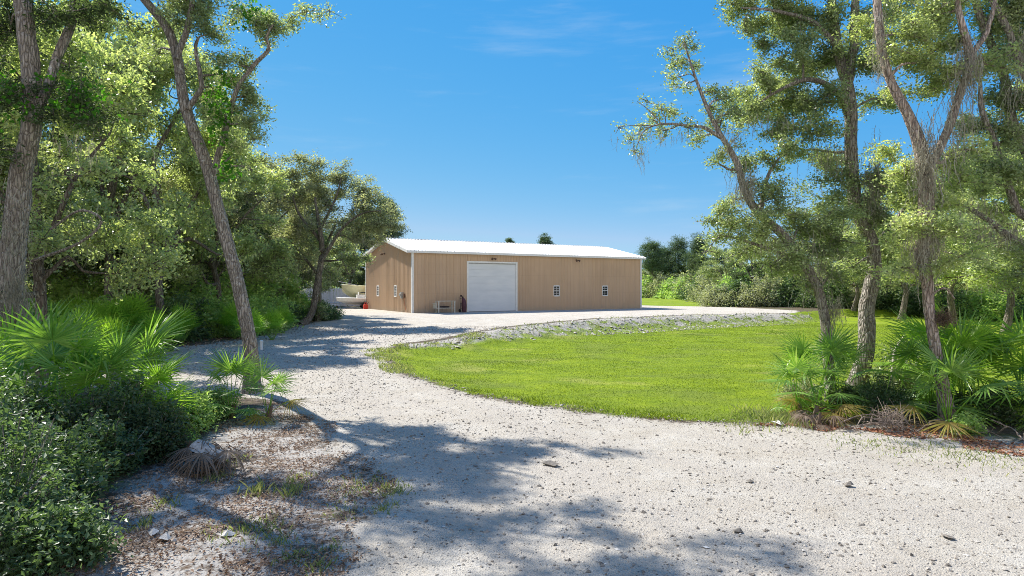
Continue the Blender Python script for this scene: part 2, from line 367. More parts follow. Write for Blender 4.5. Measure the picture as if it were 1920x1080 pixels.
# the ground: shell-rock drive, lawn, forest floor; where each lies comes from the regions
k = NT('ground_cover'); p = k.pos()
n1 = k.noise(p, 1.3, 5, .6); n2 = k.noise(p, 9, 5, .65); n3 = k.noise(p, 55, 4, .7); nb = k.noise(p, .22, 4, .5)
# drive
sp = k.vor(p, 38, 'Color'); spd = k.vor(p, 38, 'Distance')
spx = k.n('SeparateColor', Color=sp).outputs[0]
dr = k.ramp(k.math('ADD', k.math('MULTIPLY', n1, .6), k.math('MULTIPLY', n2, .4)), [(.3, (.41,.36,.29)), (.5, (.50,.46,.395)), (.68, (.57,.54,.485))])
dr = k.mix(k.mr(nb, .42, .66, 0, .5), dr, (.50,.452,.39))
rut = k.attr('rut'); dr = k.mix(k.math('MULTIPLY', rut, k.mr(n1, .3, .6, .25, .8)), dr, (.46,.42,.365))
spk = k.mr(rut, 0, 1, 1, .35)
dr = k.mix(k.math('MULTIPLY', spk, k.math('MULTIPLY', k.mr(spx, .74, .86, 0, .9), k.mr(spd, .0, .5, 1, .0))), dr, (.12,.10,.085))
dr = k.mix(k.math('MULTIPLY', k.mr(k.n('SeparateColor', Color=k.vor(p, 85, 'Color')).outputs[1], .70, .85, 0, .75), k.mr(k.vor(p, 85, 'Distance'), .1, .5, 1, 0)), dr, (.17,.145,.12))
dr = k.mix(k.math('MULTIPLY', k.mr(spx, .15, .05, 0, .7), k.mr(spd, .0, .45, 1, .0)), dr, (.62,.60,.56))
n5 = k.noise(p, 120, 3, .7); dr = k.mix(k.mr(n3, .5, .72, 0, .5), dr, (.33,.29,.25)); dr = k.mix(k.mr(n5, .52, .7, 0, .6), dr, (.27,.24,.21))
dr = k.mix(k.mr(n3, .42, .28, 0, .45), dr, (.58,.55,.51))
# lawn
wav = k.noise(k.map(p, (.7, 1.0, 1)), 1.3, 5, .65)
gl = k.ramp(k.math('ADD', k.math('MULTIPLY', n2, .45), k.math('MULTIPLY', wav, .55)), [(.28, (.10,.16,.016)), (.45, (.17,.245,.016)), (.58, (.245,.325,.016)), (.74, (.35,.37,.06))])
gl = k.mix(k.mr(k.noise(k.map(p, (.45, .6, 1)), .9, 6, .65), .52, .36, 0, .75), gl, (.17,.22,.035)); gl = k.mix(k.mr(k.noise(p, .35, 4), .56, .7, 0, .6), gl, (.36,.36,.09))
gl = k.mix(k.mr(n3, .45, .75, 0, .4), gl, (.07,.13,.008))
# forest floor
fl = k.ramp(n2, [(.25, (.045,.035,.025)), (.5, (.11,.085,.06)), (.75, (.21,.17,.13))])
fl = k.mix(k.mr(n1, .5, .62, 0, .65), fl, (.09,.13,.03))
fl = k.mix(k.mr(n3, .55, .7, 0, .5), fl, (.30,.24,.19))
sd_d = k.attr('sd_drive'); sd_l = k.attr('sd_lawn'); sd_b = k.attr('sd_bank'); litf = k.attr('sd_bed')
nn = k.math('MULTIPLY', k.math('SUBTRACT', k.math('ADD', k.math('MULTIPLY', n1, .5), k.math('MULTIPLY', n2, .5)), .5), 1.0)
n4 = k.math('MULTIPLY', k.math('SUBTRACT', n2, .5), .9)
bank = k.ramp(k.math('ADD', k.math('MULTIPLY', n2, .6), k.math('MULTIPLY', n3, .4)), [(.3, (.20,.175,.15)), (.46, (.38,.35,.31)), (.6, (.5,.47,.43)), (.75, (.62,.6,.56))])
bank = k.mix(k.mr(k.math('ADD', k.math('MULTIPLY', sd_l, .16), n1), .55, .72, 0, .9), bank, gl)
col = k.mix(k.mr(k.math('ADD', sd_d, k.math('MULTIPLY', nn, 1.8)), -.12, .2), fl, dr)
col = k.mix(k.mr(k.math('ADD', sd_l, k.math('MULTIPLY', nn, 1.1)), -.08, .16), col, gl)
col = k.mix(k.mr(k.math('ADD', sd_b, k.math('MULTIPLY', nn, 1.2)), -.1, .3), col, bank)
# half-bare verge: shell rock showing through litter
bed = k.mix(k.mr(k.math('ADD', n2, k.math('MULTIPLY', k.math('SUBTRACT', n1, .5), .8)), .36, .54), (.19,.15,.115), (.45,.425,.39))
bed = k.mix(k.mr(n3, .5, .68, 0, .6), bed, (.16,.10,.07))
col = k.mix(k.mr(k.math('ADD', litf, k.math('MULTIPLY', nn, 1.6)), -.25, .35), col, bed)
h = k.math('ADD', k.math('ADD', k.math('MULTIPLY', n3, .7), k.math('MULTIPLY', n5, .35)), k.math('ADD', k.math('MULTIPLY', n2, .9), k.math('MULTIPLY', k.mr(spd, .0, .5, .5, .0), spx)))
M['ground'] = k.fin(col, .95, k.bump(h, .9, .035), spec=.12)

# ------------------------------------------------------------------ the ground sheet
bed_l = [(-4.9,1), (-4.2,4.2), G(120,1080), G(200,960), G(290,880), G(420,800), G(515,760), G(560,775), G(600,812), G(640,860), G(730,900), G(690,960), G(640,1010), G(590,1080), (-1.9,3.5), (-1.8,0)]
bed_r = [G(1480,792), G(1580,797), G(1750,803), G(1920,826), (13,9.4), (20,9.0), (20,8.2), (13,8.5), G(1920,850), G(1700,822), G(1560,806), G(1440,800)]
bank_poly = [(-4.6,24.9), (-2.8,27.7), (-.6,32.9), (1.8,35.5), (4.6,39.0), (12.8,45.2), (21.5,48.2), (24,51), (23.6,48.5), (19.8,44.6), (13.2,40.6), (6.2,35.9), (2.2,32.9), (.3,31.0), (-2.2,26.2), (-4.0,24.4)]
ys = np.concatenate([np.arange(-8, 3, .5), np.arange(3, 15, .075), np.arange(15, 30, .16), np.arange(30, 64, .3), 64*1.055**np.arange(0, 57)])
t = np.linspace(-1, 1, 461); a_ = 6.2
xs = 260*np.sinh(a_*t)/math.sinh(a_)
xs = np.sort(np.concatenate([xs, [-1400, -800, -450, 450, 800, 1400]]))
X, Y = np.meshgrid(xs, ys); Z = zground(X, Y)
SD = sdf(drive_poly, X, Y); SL = np.maximum(sdf(lawn_poly, X, Y), sdf(far_grass_poly, X, Y)); SB = sdf(bank_poly, X, Y)
SE = np.maximum(sdf(bed_l, X, Y), sdf(bed_r, X, Y))
def trackdist(line, X, Y):
    d = np.full(X.shape, 1e9)
    for (x0, y0), (x1, y1) in zip(line[:-1], line[1:]):
        dx, dy = x1-x0, y1-y0; t_ = np.clip(((X-x0)*dx+(Y-y0)*dy)/(dx*dx+dy*dy), 0, 1); d = np.minimum(d, np.hypot(X-x0-t_*dx, Y-y0-t_*dy))
    return d
tracks = [[(2.0, 1), G(1180,1075), G(1040,930), G(880,810), G(730,730), G(655,690), G(640,665), G(690,640), G(800,612,.2), G(900,596,.35)],
          [(14, 7.0), G(1750,920), G(1350,850), G(1000,785), G(800,735), G(690,690), (-8, 19.5), (-14, 20), (-30, 20.5)], [(9, 3), G(1600,1000), G(1250,900), G(1000,830), G(800,760), G(700,705)]]
RUT = np.zeros_like(X)
for tr_ in tracks:
    d_ = trackdist(tr_, X, Y); RUT = np.maximum(RUT, np.exp(-((d_-.82+.08*noise(X, Y))/.20)**2))
ny, nx = X.shape
V = np.stack([X, Y, Z], -1).reshape(-1, 3)
ii = (np.arange(ny-1)[:, None]*nx+np.arange(nx-1)[None]).ravel()
Fq = np.stack([ii, ii+1, ii+nx+1, ii+nx], 1)
fd = SD.ravel()[Fq].mean(1); fl_ = SL.ravel()[Fq].mean(1); fb = SB.ravel()[Fq].mean(1)
reg = np.where((fl_ > 0) & (fb < 0), 1, np.where(fb >= 0, 3, np.where(fd > 0, 2, 0)))
for nm, rid in (('ground', 0), ('lawn', 1), ('gravel_road', 2), ('gravel_bank', 3)):
    fs = Fq[reg == rid]; used, inv = np.unique(fs.ravel(), return_inverse=True)
    mb = MB(); mb.add(V[used], inv.reshape(-1, 4)); o = mb.build(nm, M['ground'], smooth=True)
    for an, arr in (('sd_drive', SD), ('sd_lawn', SL), ('sd_bank', SB), ('sd_bed', SE), ('rut', RUT)):
        at = o.data.attributes.new(an, 'FLOAT', 'POINT'); at.data.foreach_set('value', np.clip(arr.ravel()[used], -50, 50).astype(np.float32))
    tag(o, kind='structure')

# ------------------------------------------------------------------ vegetation makers
def smooth_path(pts, step):
    P = np.asarray(pts, float); n = len(P)
    if n < 3:
        k_ = max(2, int(np.linalg.norm(P[-1]-P[0])/step)+1); return P[0]+(P[-1]-P[0])*np.linspace(0, 1, k_)[:, None]
    Q = np.vstack([2*P[0]-P[1], P, 2*P[-1]-P[-2]]); out = []
    for i in range(1, n):
        p0, p1, p2, p3 = Q[i-1], Q[i], Q[i+1], Q[i+2]
        k_ = max(2, int(np.linalg.norm(p2-p1)/step)+1)
        u = np.linspace(0, 1, k_, endpoint=False)[:, None]
        out.append(.5*((2*p1)+(-p0+p2)*u+(2*p0-5*p1+4*p2-p3)*u**2+(-p0+3*p1-3*p2+p3)*u**3))
    return np.vstack(out+[P[-1][None]])
def tree(name, label, cat, stems, blobs, leaf='oak', bark='bark', L=.065, W=.032, dens=1.0, moss=(), vines=(), group=None,
         seed=0, tw=1.0, near=True, per=14, mossmat='moss', bw=.10):
    """stems: list of (points, radii); blobs: (x, y, z, r[, density]); moss: (x, y, z, spread, count, length)"""
    rng = np.random.default_rng(1000+seed); root = np.array(stems[0][0][0], float)
    T = thing(name, label, cat, tuple(root), 0, group)
    tb = MB(); nodes = []; nrad = []
    for si, (pts, rad) in enumerate(stems):
        P = smooth_path(pts, .07 if near else .35)
        # knots and small wanders
        s = np.linspace(0, 1, len(pts)); sl_ = np.linspace(0, 1, len(P)); r = np.interp(sl_, s, rad)*(.80 if near else .9)*({2: .84, 1: 1.2}.get(seed, 1))
        if near: P = P+np.stack([noise(sl_*9+si*7, sl_*0, seed), noise(sl_*9, sl_*0+9, seed), sl_*0], 1)*r[:, None]*.35
        if si == 0: r = r*(1+.45*np.exp(-np.linspace(0, 1, len(P))*22))
        tb.tube(P, r, 30 if near else 8, bark=bw if near else .12, seed=seed*3+si)
        st = max(1, len(P)//24); nodes.append(P[::st]); nrad.append(r[::st])
    nodes = np.vstack(nodes); nrad = np.concatenate(nrad); cb = MB()
    hz = root[2]+.9
    for b in blobs:
        c = np.array(b[:3], float); rb = b[3]; dn = b[4] if len(b) > 4 else 1.0
        dv = nodes-c; dist = np.linalg.norm(dv, axis=1)+1.2*np.maximum(0, nodes[:, 2]-c[2])+2.0*(nodes[:, 2] < hz)
        i = int(np.argmin(dist)); A = nodes[i]; ln = np.linalg.norm(c-A)
        if ln > .15:
            mid1 = A+(c-A)*.35+rng.normal(0, .09, 3)*ln+np.array([0, 0, .06*ln]); mid2 = A+(c-A)*.7+rng.normal(0, .08, 3)*ln+np.array([0, 0, .07*ln])
            P = smooth_path([A, mid1, mid2, c], .12*ln+.05); r0 = min(nrad[i]*.6, .018+.022*ln)*1.0
            r = np.linspace(r0, max(.008, r0*.35), len(P)); tb.tube(P, r, 7, bark=.12, seed=seed)
            nodes = np.vstack([nodes, P[1:]]); nrad = np.concatenate([nrad, r[1:]])
        # boughs inside the clump
        nb_ = int(min(20, max(5, 13*rb/.6*min(1.5, dn)))) if near else 10
        el = rng.uniform(.75, 1.3, 3)*np.array([1.1, 1.1, .72])
        d = rng.normal(0, 1, (nb_, 3)); d /= np.linalg.norm(d, axis=1)[:, None]; d = d*el; d[:, 2] += .05
        E = c+d*rb*rng.uniform(.55, 1.5, (nb_, 1)); tb.tubes3(np.repeat(c[None], nb_, 0), E, .009*tw+.003*rb, .004*tw)
        N = int(150*(rb/.6)**2*dens*dn*(14/per))
        wt = rng.uniform(.2, 1.6, nb_); src = rng.choice(nb_, N, p=wt/wt.sum()); tpar = rng.uniform(.15, 1.0, N)[:, None]**.8
        base = c+(E[src]-c)*tpar
        off = rng.normal(0, 1, (N, 3)); off /= np.linalg.norm(off, axis=1)[:, None]; off[:, 2] *= .6
        tip = base+off*(rb*.26+.04)*rng.uniform(.2, 1, (N, 1))*np.where(rng.random((N, 1)) < .15, 1.9, 1)
        if near: tb.tubes3(base, tip, .0045*tw, .002*tw)
        elif N > 10: tb.tubes3(base[::3], tip[::3], .012*tw, .006*tw)
        cb.leaves(tip, per, L*1.25 if near else L*1.15, L, W, rng)
    o = tb.build('trunk', M[bark], T, root, smooth=True)
    if cb.n: cb.build('crown', M[leaf], T, root)
    if len(moss):
        mm = MB()
        for (x, y, z, sp_, cnt, ml) in moss: add_moss(mm, (x, y, z), sp_, cnt, ml, rng)
        mm.build('spanish_moss', M[mossmat], T, root)
    if len(vines):
        vb = MB()
        for (x, y, z, sp_, cnt) in vines:
            Cn = np.array([x, y, z])+rng.normal(0, 1, (cnt, 3))*sp_; vb.leaves(Cn, 3, .05, .085, .07, rng, up=.2, droop=.6)
        vb.build('vine', M['vine'], T, root)
    return T
def add_moss(mb, c, sp_, cnt, ml, rng):
    A = np.array(c)+rng.normal(0, 1, (cnt, 3))*np.array(sp_ if hasattr(sp_, '__len__') else (sp_, sp_, sp_*.8))
    seg = 6; ln = ml*rng.uniform(.3, 1.0, cnt)
    P = A.copy(); wv = rng.normal(0, .35, (cnt, 3)); pts = [P.copy()]
    for s in range(seg):
        wv = wv*.6+rng.normal(0, .35, (cnt, 3))*.6; st = wv.copy(); st[:, 2] = -1
        P = P+st*(ln/seg)[:, None]; pts.append(P.copy())
    pts = np.stack(pts, 1)
    sd_ = rng.normal(0, 1, (cnt, 3)); sd_[:, 2] = 0; sd_ /= np.linalg.norm(sd_, axis=1)[:, None]
    wd = np.linspace(.0055, .002, seg+1)
    Lft = pts-sd_[:, None]*wd[None, :, None]; Rgt = pts+sd_[:, None]*wd[None, :, None]
    V = np.stack([Lft, Rgt], 2).reshape(-1, 3)
    o = (np.arange(cnt)*(seg+1)*2)[:, None]+np.arange(seg)[None]*2
    f = np.stack([o, o+1, o+3, o+2], -1).reshape(-1, 4)
    mb.add(V, f, np.repeat(rng.uniform(0, 1, cnt), seg))
    # curled fringe
    Q = pts[:, 1:].reshape(-1, 3); Q = Q[rng.random(len(Q)) < .8]
    mb.tubes3(Q, Q+rng.normal(0, .03, Q.shape)*[1, 1, 1.3]-[0, 0, .015], .0025, .001, r=rng.uniform(0, 1, len(Q)*3))

def frond_mesh(name, mat, lean, pet, rad, n=26, spread=125, droop=.25, seed=0, cup=.25, wid=.028):
    """petiole from the origin leaning towards +X with a fan blade at its end"""
    rng = np.random.default_rng(seed); mb = MB(); la = math.radians(lean)
    tt = np.linspace(0, 1, 7); ang = la*(.55+.6*tt)
    P = np.zeros((7, 3))
    for i in range(1, 7): P[i] = P[i-1]+np.array([math.sin(ang[i]), 0, math.cos(ang[i])])*pet/6
    mb.tube(P, np.linspace(.011, .0065, 7), 5, r=.35, m=1)
    hub = P[-1]; fw = np.array([math.sin(ang[-1]), 0, math.cos(ang[-1])])       # along the petiole
    sd_ = np.array([0, 1., 0]); nm_ = np.cross(sd_, fw)                         # blade normal
    tilt = math.radians(rng.uniform(5, 32)); fw2 = fw*math.cos(tilt)-nm_*math.sin(tilt)*-1; fw2 /= np.linalg.norm(fw2); nm2 = np.cross(sd_, fw2)
    for i in range(n):
        u = -1+2*(i+.5)/n; th = math.radians(spread)*u+rng.normal(0, .025)
        ln = rad*(1-.18*abs(u)**2)*rng.uniform(.9, 1.06)
        d = fw2*math.cos(th)+sd_*math.sin(th)+nm2*(cup*(.3+.7*abs(u)))*rng.uniform(.6, 1.4)
        d /= np.linalg.norm(d); b = np.cross(nm2, d); b /= np.linalg.norm(b); nn_ = np.cross(d, b)
        s = np.array([0.02, .22, .42, .62, .82, 1.0]); ww = np.array([.15, .85, 1.0, .72, .38, .02])*wid*rad/.62*.5*(26/n)**.5
        dr_ = droop*rng.uniform(.3, 1.6)
        C = hub+d*(s*ln)[:, None]; C[:, 2] -= dr_*ln*s**3
        bent = rng.random() < .07
        if bent: C[3:, 2] -= (s[3:]-.42)*ln*.8; C[3:] -= d*((s[3:]-.42)*ln*.35)[:, None]
        Lf = C+b*ww[:, None]+nn_*ww[:, None]*.55; Rt = C-b*ww[:, None]+nn_*ww[:, None]*.55
        V = np.stack([Lf, C, Rt], 1).reshape(-1, 3); f = []
        for q in range(5):
            o = q*3; f += [(o, o+1, o+4, o+3), (o+1, o+2, o+5, o+4)]
        mb.add(V, f, np.clip(rng.normal(.5, .2), 0, 1))
    ob = mb.build(name, [mat, M['frond_bright'] if mat != M['frond_dead'] else mat])
    me = ob.data; bpy.data.objects.remove(ob); return me
FR = {}
for key, mt in (('g', 'frond'), ('b', 'frond_bright'), ('y', 'frond_yellow'), ('d', 'frond_dead')):
    FR[key] = []
    for j, (le, pt) in enumerate([(8, 1.05), (20, 1.0), (34, .88), (50, .76), (66, .62), (84, .5)]):
        for v_ in range(2):
            FR[key].append((le, frond_mesh('frond', M[mt], le, pt*(.95+.1*v_), .66, n=24+2*v_, seed=j*7+v_+ord(key), droop=.07 if key in 'gb' else (.3 if key == 'y' else .75), cup=.22)))
def palmetto(x, y, s, mix, label, n=11, group=None, lean_lo=0, seed=0, zoff=0.0, az=None):
    s = s*(1.12 if x > 0 else 1.02)
    rr = random.Random(seed*31+7)
    T = thing('palmetto', label, 'palmetto', (x, y, zg(x, y)+zoff), 0, group)
    tr = MB(); tr.tube([(0, 0, -.05), (.02, 0, .1), (.05, .02, .24)], [.07*s, .075*s, .05*s], 9, bark=.3)
    tr.build('trunk', M['frond_dead'], T)
    for i in range(n):
        kk = mix[rr.randrange(len(mix))]
        lo = (i/n)**1.45; idx = min(5, int(lo*6*.999)) if kk in 'gb' else rr.choice([4, 5])
        idx = max(lean_lo, idx)
        le, me = FR[kk][idx*2+rr.randrange(2)]
        o = bpy.data.objects.new('frond', me); COL.objects.link(o); o.parent = T
        if az is None: a = i*2.4+rr.uniform(-.4, .4)
        else: a = math.radians(rr.uniform(*az))
        o.location = (0.02*math.cos(a), .02*math.sin(a), .12*s)
        o.rotation_euler = (rr.uniform(-.12, .12), rr.uniform(-.1, .1), a); sc = s*rr.uniform(.82, 1.12)
        o.scale = (sc, sc, sc)
        if kk == 'y': o['label'] = 'yellowing frond'
        if kk == 'd': o['label'] = 'dead brown frond'
    return T
def shrub_mesh(rx, rz, N, per, L, W, leaf, seed, open_=.0, stems=14, gap=.5):
    rng = np.random.default_rng(seed); fb_, sb = MB(), MB()
    d = rng.normal(0, 1, (N, 3)); d /= np.linalg.norm(d, axis=1)[:, None]; d[:, 2] = np.abs(d[:, 2])
    rr_ = rng.uniform(.35, 1, N)**.5
    lump = 1+.55*noise(d[:, 0]*2.2+seed, d[:, 1]*2.2, d[:, 2]*2.2)
    C = d*np.array([rx, rx, rz])*(rr_*lump)[:, None]; C[:, 2] = C[:, 2]*.95+.04
    gp = noise(C[:, 0]*2.4/rx+seed, C[:, 1]*2.4/rx, C[:, 2]*2.4/rx) > -gap
    C = C[gp]
    fb_.leaves(C, per, L*1.3, L, W, rng, up=.5)
    for i in range(stems):          # leafy sprigs standing out of the mass
        dd = rng.normal(0, 1, 3); dd[2] = abs(dd[2])*1.3+.4; dd /= np.linalg.norm(dd)
        A0 = dd*np.array([rx, rx, rz])*.55; B0 = dd*np.array([rx, rx, rz])*rng.uniform(1.05, 1.4); sb.tube(smooth_path([A0, (A0+B0)/2+rng.normal(0, .04*rx, 3), B0], .1*rz), .004*(1+rz*.3), 4)
        q = rng.uniform(0, 1, (16, 1)); fb_.leaves(A0+(B0-A0)*q, 4, L*.8, L*1.25, W*1.2, rng, up=.3)
    for i in range(stems):
        e = d[i]*np.array([rx, rx, rz])*.8; e[2] = max(e[2], rz*.4)
        sb.tube(smooth_path([(rng.normal(0, .05*rx), rng.normal(0, .05*rx), -.05), e*.45+[0, 0, rz*.12], e], .2*rz), .012*(1+rz*.3), 4)
    sb.tubes3(C[::4]*.8, C[::4], .005*(1+rz*.3), .003)
    return fb_, sb
def shrub(name, label, x, y, rx, rz, N, per, L, W, leaf, seed, group=None, zoff=0):
    k_ = 1+.5*((seed*37) % 10)/10; L = L*k_; W = W*k_; N = int(N/k_)
    T = thing(name, label, 'shrub' if name != 'weed' else 'weed', (x, y, zg(x, y)+zoff), 0, group)
    fb_, sb = shrub_mesh(rx, rz, N, per, L, W, leaf, seed)
    fb_.build('foliage', M[leaf], T); sb.build('stem', M['bark'], T, smooth=True); return T


# ------------------------------------------------------------------ the metal barn
BU = np.array([.8710, .4913]); BV = np.array([-.4913, .8710]); BX, BY = -7.7, 48.6
BL, BW, BH, BR = 22.9, 12.2, 4.8, 6.12
barn = thing('metal_barn', 'long tan metal barn with low white roof at the end of the gravel road', 'barn', (BX, BY, PAD-.02), math.atan2(BU[1], BU[0]))
def bw_(u, v): return (BX+BU[0]*u+BV[0]*v, BY+BU[1]*u+BV[1]*v)
def ribbed(mb, u0, u1, zlo, ztop, put, step=.305, h=.024):
    """profile along u from u0 to u1; put(u, out, z) -> local xyz"""
    us, os_ = [u0], [0.0]; k_ = math.floor(u0/step)
    while True:
        c = k_*step+step*.5; k_ += 1
        if c-.06 > u1: break
        for du, oo in ((-.045, 0), (-.02, h), (.02, h), (.045, 0)):
            if u0+.001 < c+du < u1-.001: us.append(c+du); os_.append(oo)
        for du, oo in ((.115, 0), (.125, .008), (.15, .008), (.16, 0)):
            if u0+.001 < c+du < u1-.001: us.append(c+du); os_.append(oo)
    us.append(u1); os_.append(0.0); us = np.array(us)
    lo = [put(u, o, zlo) for u, o in zip(us, os_)]; hi = [put(u, o, ztop(u)) for u, o in zip(us, os_)]
    n = len(us); mb.add(np.array(lo+hi), [(i, i+1, n+i+1, n+i) for i in range(n-1)])
DOOR = (4.72, 9.28, 4.05); WINF = [(13.3, .62), (18.6, .62)]; WING = [(3.8, .62), (8.5, .62)]; WZ0, WZ1 = 1.27, 2.13
mb = MB(); pf = lambda u, o, z: (u, -o, z)
def wallrun(mb, span, wins, put, top, door=None):
    cuts = []
    if door: cuts.append((door[0], door[1], 'd'))
    for c, ww in wins: cuts.append((c-ww/2, c+ww/2, 'w'))
    cuts.sort(); cur = 0
    for a, b, kd in cuts:
        ribbed(mb, cur, a, 0, top, put)
        if kd == 'd': ribbed(mb, a, b, door[2], top, put)
        else: ribbed(mb, a, b, 0, lambda u: WZ0, put); ribbed(mb, a, b, WZ1, top, put)
        cur = b
    ribbed(mb, cur, span, 0, top, put)
wallrun(mb, BL, WINF, pf, lambda u: BH, DOOR); mb.build('wall', M['siding'], barn)
gt = lambda v: BH+(BR-BH)*(1-abs(v-BW/2)/(BW/2))-.03
mb = MB(); wallrun(mb, BW, WING, lambda v, o, z: (-o, v, z), gt)
# make sure of a vertex at the ridge
mb.build('wall', M['siding'], barn)
mb = MB(); ribbed(mb, 0, BW, 0, gt, lambda v, o, z: (BL+o, v, z)); mb.build('wall', M['siding'], barn)
mb = MB(); ribbed(mb, 0, BL, 0, lambda u: BH, lambda u, o, z: (u, BW+o, z)); mb.build('wall', M['siding'], barn)
mb = MB(); OV = .42; EO = .16; TH = .035
sl_ = (BR-BH)/(BW/2)
def roofput(side):
    def put(u, o, z):
        v = z; vv = v if side == 0 else BW-v
        zz = BH+.04+sl_*v if v <= BW/2 else BR+.04
        return (u, vv, zz+o+TH)
    return put
for side in (0, 1):
    ribbed(mb, -OV, BL+OV, -EO, lambda u: BW/2, roofput(side), h=.035)
rf = mb.build('roof', M['roof'], barn)
mb = MB()
for side in (0, 1):       # underside and ridge cap
    s_ = (lambda v: v) if side == 0 else (lambda v: BW-v)
    mb.add([(-OV, s_(-EO), BH-sl_*EO+.03), (BL+OV, s_(-EO), BH-sl_*EO+.03), (BL+OV, s_(BW/2), BR+.03), (-OV, s_(BW/2), BR+.03)], [(0, 1, 2, 3)])
mb.build('soffit', M['trim'], barn)
mb = MB()
for k_ in range(int((BL+2*OV)/.305)):
    u = -OV+.15+k_*.305; mb.box((u-.03, BW/2-.16, BR+.085), (u+.03, BW/2+.16, BR+.135))
mb.box((-OV, BW/2-.14, BR+.065), (BL+OV, BW/2+.14, BR+.095)); mb.build('ridge_cap', M['roof'], barn)
mb = MB()                 # eave gutter trim on both long sides
for v0, v1 in ((-EO-.035, -EO), (BW+EO, BW+EO+.035)):
    mb.box((-OV, v0, BH-sl_*EO-.10), (BL+OV, v1, BH-sl_*EO+.065))
mb.build('eave_trim', M['trim'], barn)
mb = MB()                 # rake trim on gable ends
for u0, u1 in ((-OV-.035, -OV), (BL+OV, BL+OV+.035)):
    for side in (0, 1):
        s_ = (lambda v: v) if side == 0 else (lambda v: BW-v)
        a, b = BH-sl_*EO, BR
        pts = [(s_(-EO), a-.12), (s_(BW/2), b-.12), (s_(BW/2), b+.12), (s_(-EO), a+.09)]
        v8 = [(u0, p[0], p[1]) for p in pts]+[(u1, p[0], p[1]) for p in pts]
        mb = MB(); mb.add(v8, [(0,1,2,3),(7,6,5,4),(0,4,5,1),(1,5,6,2),(2,6,7,3),(3,7,4,0)]); mb.build('rake_trim', M['trim'], barn)
for (a, b) in ((0, 0), (BL, 0), (0, BW), (BL, BW)):
    mb = MB(); sx = -1 if a == 0 else 1; sy = -1 if b == 0 else 1
    x0, x1 = sorted((a+sx*.045, a-sx*.12)); y0, y1 = sorted((b+sy*.045, b+sy*.033)); mb.box((x0, y0, 0), (x1, y1, BH-.09))
    x0, x1 = sorted((a+sx*.0455, a+sx*.034)); y0, y1 = sorted((b+sy*.0455, b-sy*.12)); mb.box((x0, y0, 0), (x1, y1, BH-.09))
    mb.build('corner_trim', M['trim'], barn)
mb = MB(); mb.box((-.02, -.02, -.25), (BL+.02, BW+.02, .012)); mb.build('slab', M['door_track'], barn)
# big door of horizontal sections in a white frame
dm = MB()
for i in range(7):
    z0 = .03+i*(DOOR[2]-.05)/7; z1 = z0+(DOOR[2]-.05)/7-.009
    dm.box((DOOR[0]+.06, .045, z0), (DOOR[1]-.06, .09, z1))
dm.box((DOOR[0]+.05, .075, 0), (DOOR[1]-.05, .10, DOOR[2]-.02)); dob = dm.build('door', M['door'], barn)
hm = MB(); hm.box((DOOR[0]+.05, .03, .015), (DOOR[1]-.05, .04, .05)); hm.build('bottom_seal', M['black'], dob)
fm = MB()
fm.box((DOOR[0]-.07, -.05, 0), (DOOR[0]+.07, .12, DOOR[2]+.08)); fm.box((DOOR[1]-.07, -.05, 0), (DOOR[1]+.07, .12, DOOR[2]+.08))
fm.box((DOOR[0]+.0705, -.048, DOOR[2]-.05), (DOOR[1]-.0705, .118, DOOR[2]+.078)); fm.build('door_frame', M['trim'], dob)
km = MB(); km.box((DOOR[0]+.08, .01, DOOR[2]-.13), (DOOR[1]-.08, .044, DOOR[2]-.05)); km.build('door_header', M['door_track'], dob)
def window(put, c):
    wroot = MB(); a, b = c-.31, c+.31
    def bx(m, u0, u1, o0, o1, z0, z1):
        p = [put(u0, o0, z0), put(u1, o1, z1)]; lo = np.minimum(p[0], p[1]); hi = np.maximum(p[0], p[1]); m.box(tuple(lo), tuple(hi))
    bx(wroot, a-.02, a+.03, -.04, .045, WZ0-.02, WZ1+.02); bx(wroot, b-.03, b+.02, -.04, .045, WZ0-.03, WZ1+.03)
    bx(wroot, a+.0405, b-.0405, -.04, .043, WZ1-.04, WZ1+.05); bx(wroot, a+.0405, b-.0405, -.04, .05, WZ0-.06, WZ0+.04)
    zm = (WZ0+WZ1)/2
    bx(wroot, a+.0405, b-.0405, -.03, .03, zm-.028, zm+.028)
    w_ = wroot.build('window', M['trim'], barn)
    g = MB(); bx(g, a+.03, b-.03, -.03, -.02, WZ0+.03, WZ1-.03); g.build('pane', M['glass'], w_)
    mm = MB(); bx(mm, c-.009, c+.009, -.019, .012, WZ0+.04, zm-.0285); bx(mm, c-.009, c+.009, -.019, .012, zm+.0285, WZ1-.04)
    for zz in ((WZ0+zm)/2, (WZ1+zm)/2):
        bx(mm, a+.041, c-.0092, -.019, .01, zz-.010, zz+.010); bx(mm, c+.0092, b-.041, -.019, .01, zz-.010, zz+.010)
    mm.build('muntin', M['trim'], w_)
for c, _ in WINF: window(pf, c)
for c, _ in WING: window(lambda v, o, z: (-o, v, z), c)
def wall_light(x, y, z, ax):
    l = MB()
    fwd = np.array([0, -1, 0]) if ax == 'f' else np.array([-1, 0, 0]); sd_ = np.array([1, 0, 0]) if ax == 'f' else np.array([0, 1, 0])
    c = np.array([x, y, z], float)
    l.tube([c+fwd*.03, c+fwd*.08], [.08, .08], 10); l.tube([c+fwd*.08, c+fwd*.2-[0, 0, .02]], [.025, .025], 6)
    for s_ in (-1, 1):
        a = c+fwd*.18+sd_*.06*s_; b = c+fwd*.34+sd_*.17*s_+np.array([0, 0, -.07])
        l.tube([a, a+(b-a)*.4, b], [.035, .06, .095], 9)
    l.build('wall_light', M['lamp_brown'], barn)
wall_light(6.97, 0, 4.38, 'f'); wall_light(15.4, 0, 4.42, 'f'); wall_light(0, 6.55, 4.9, 'g')
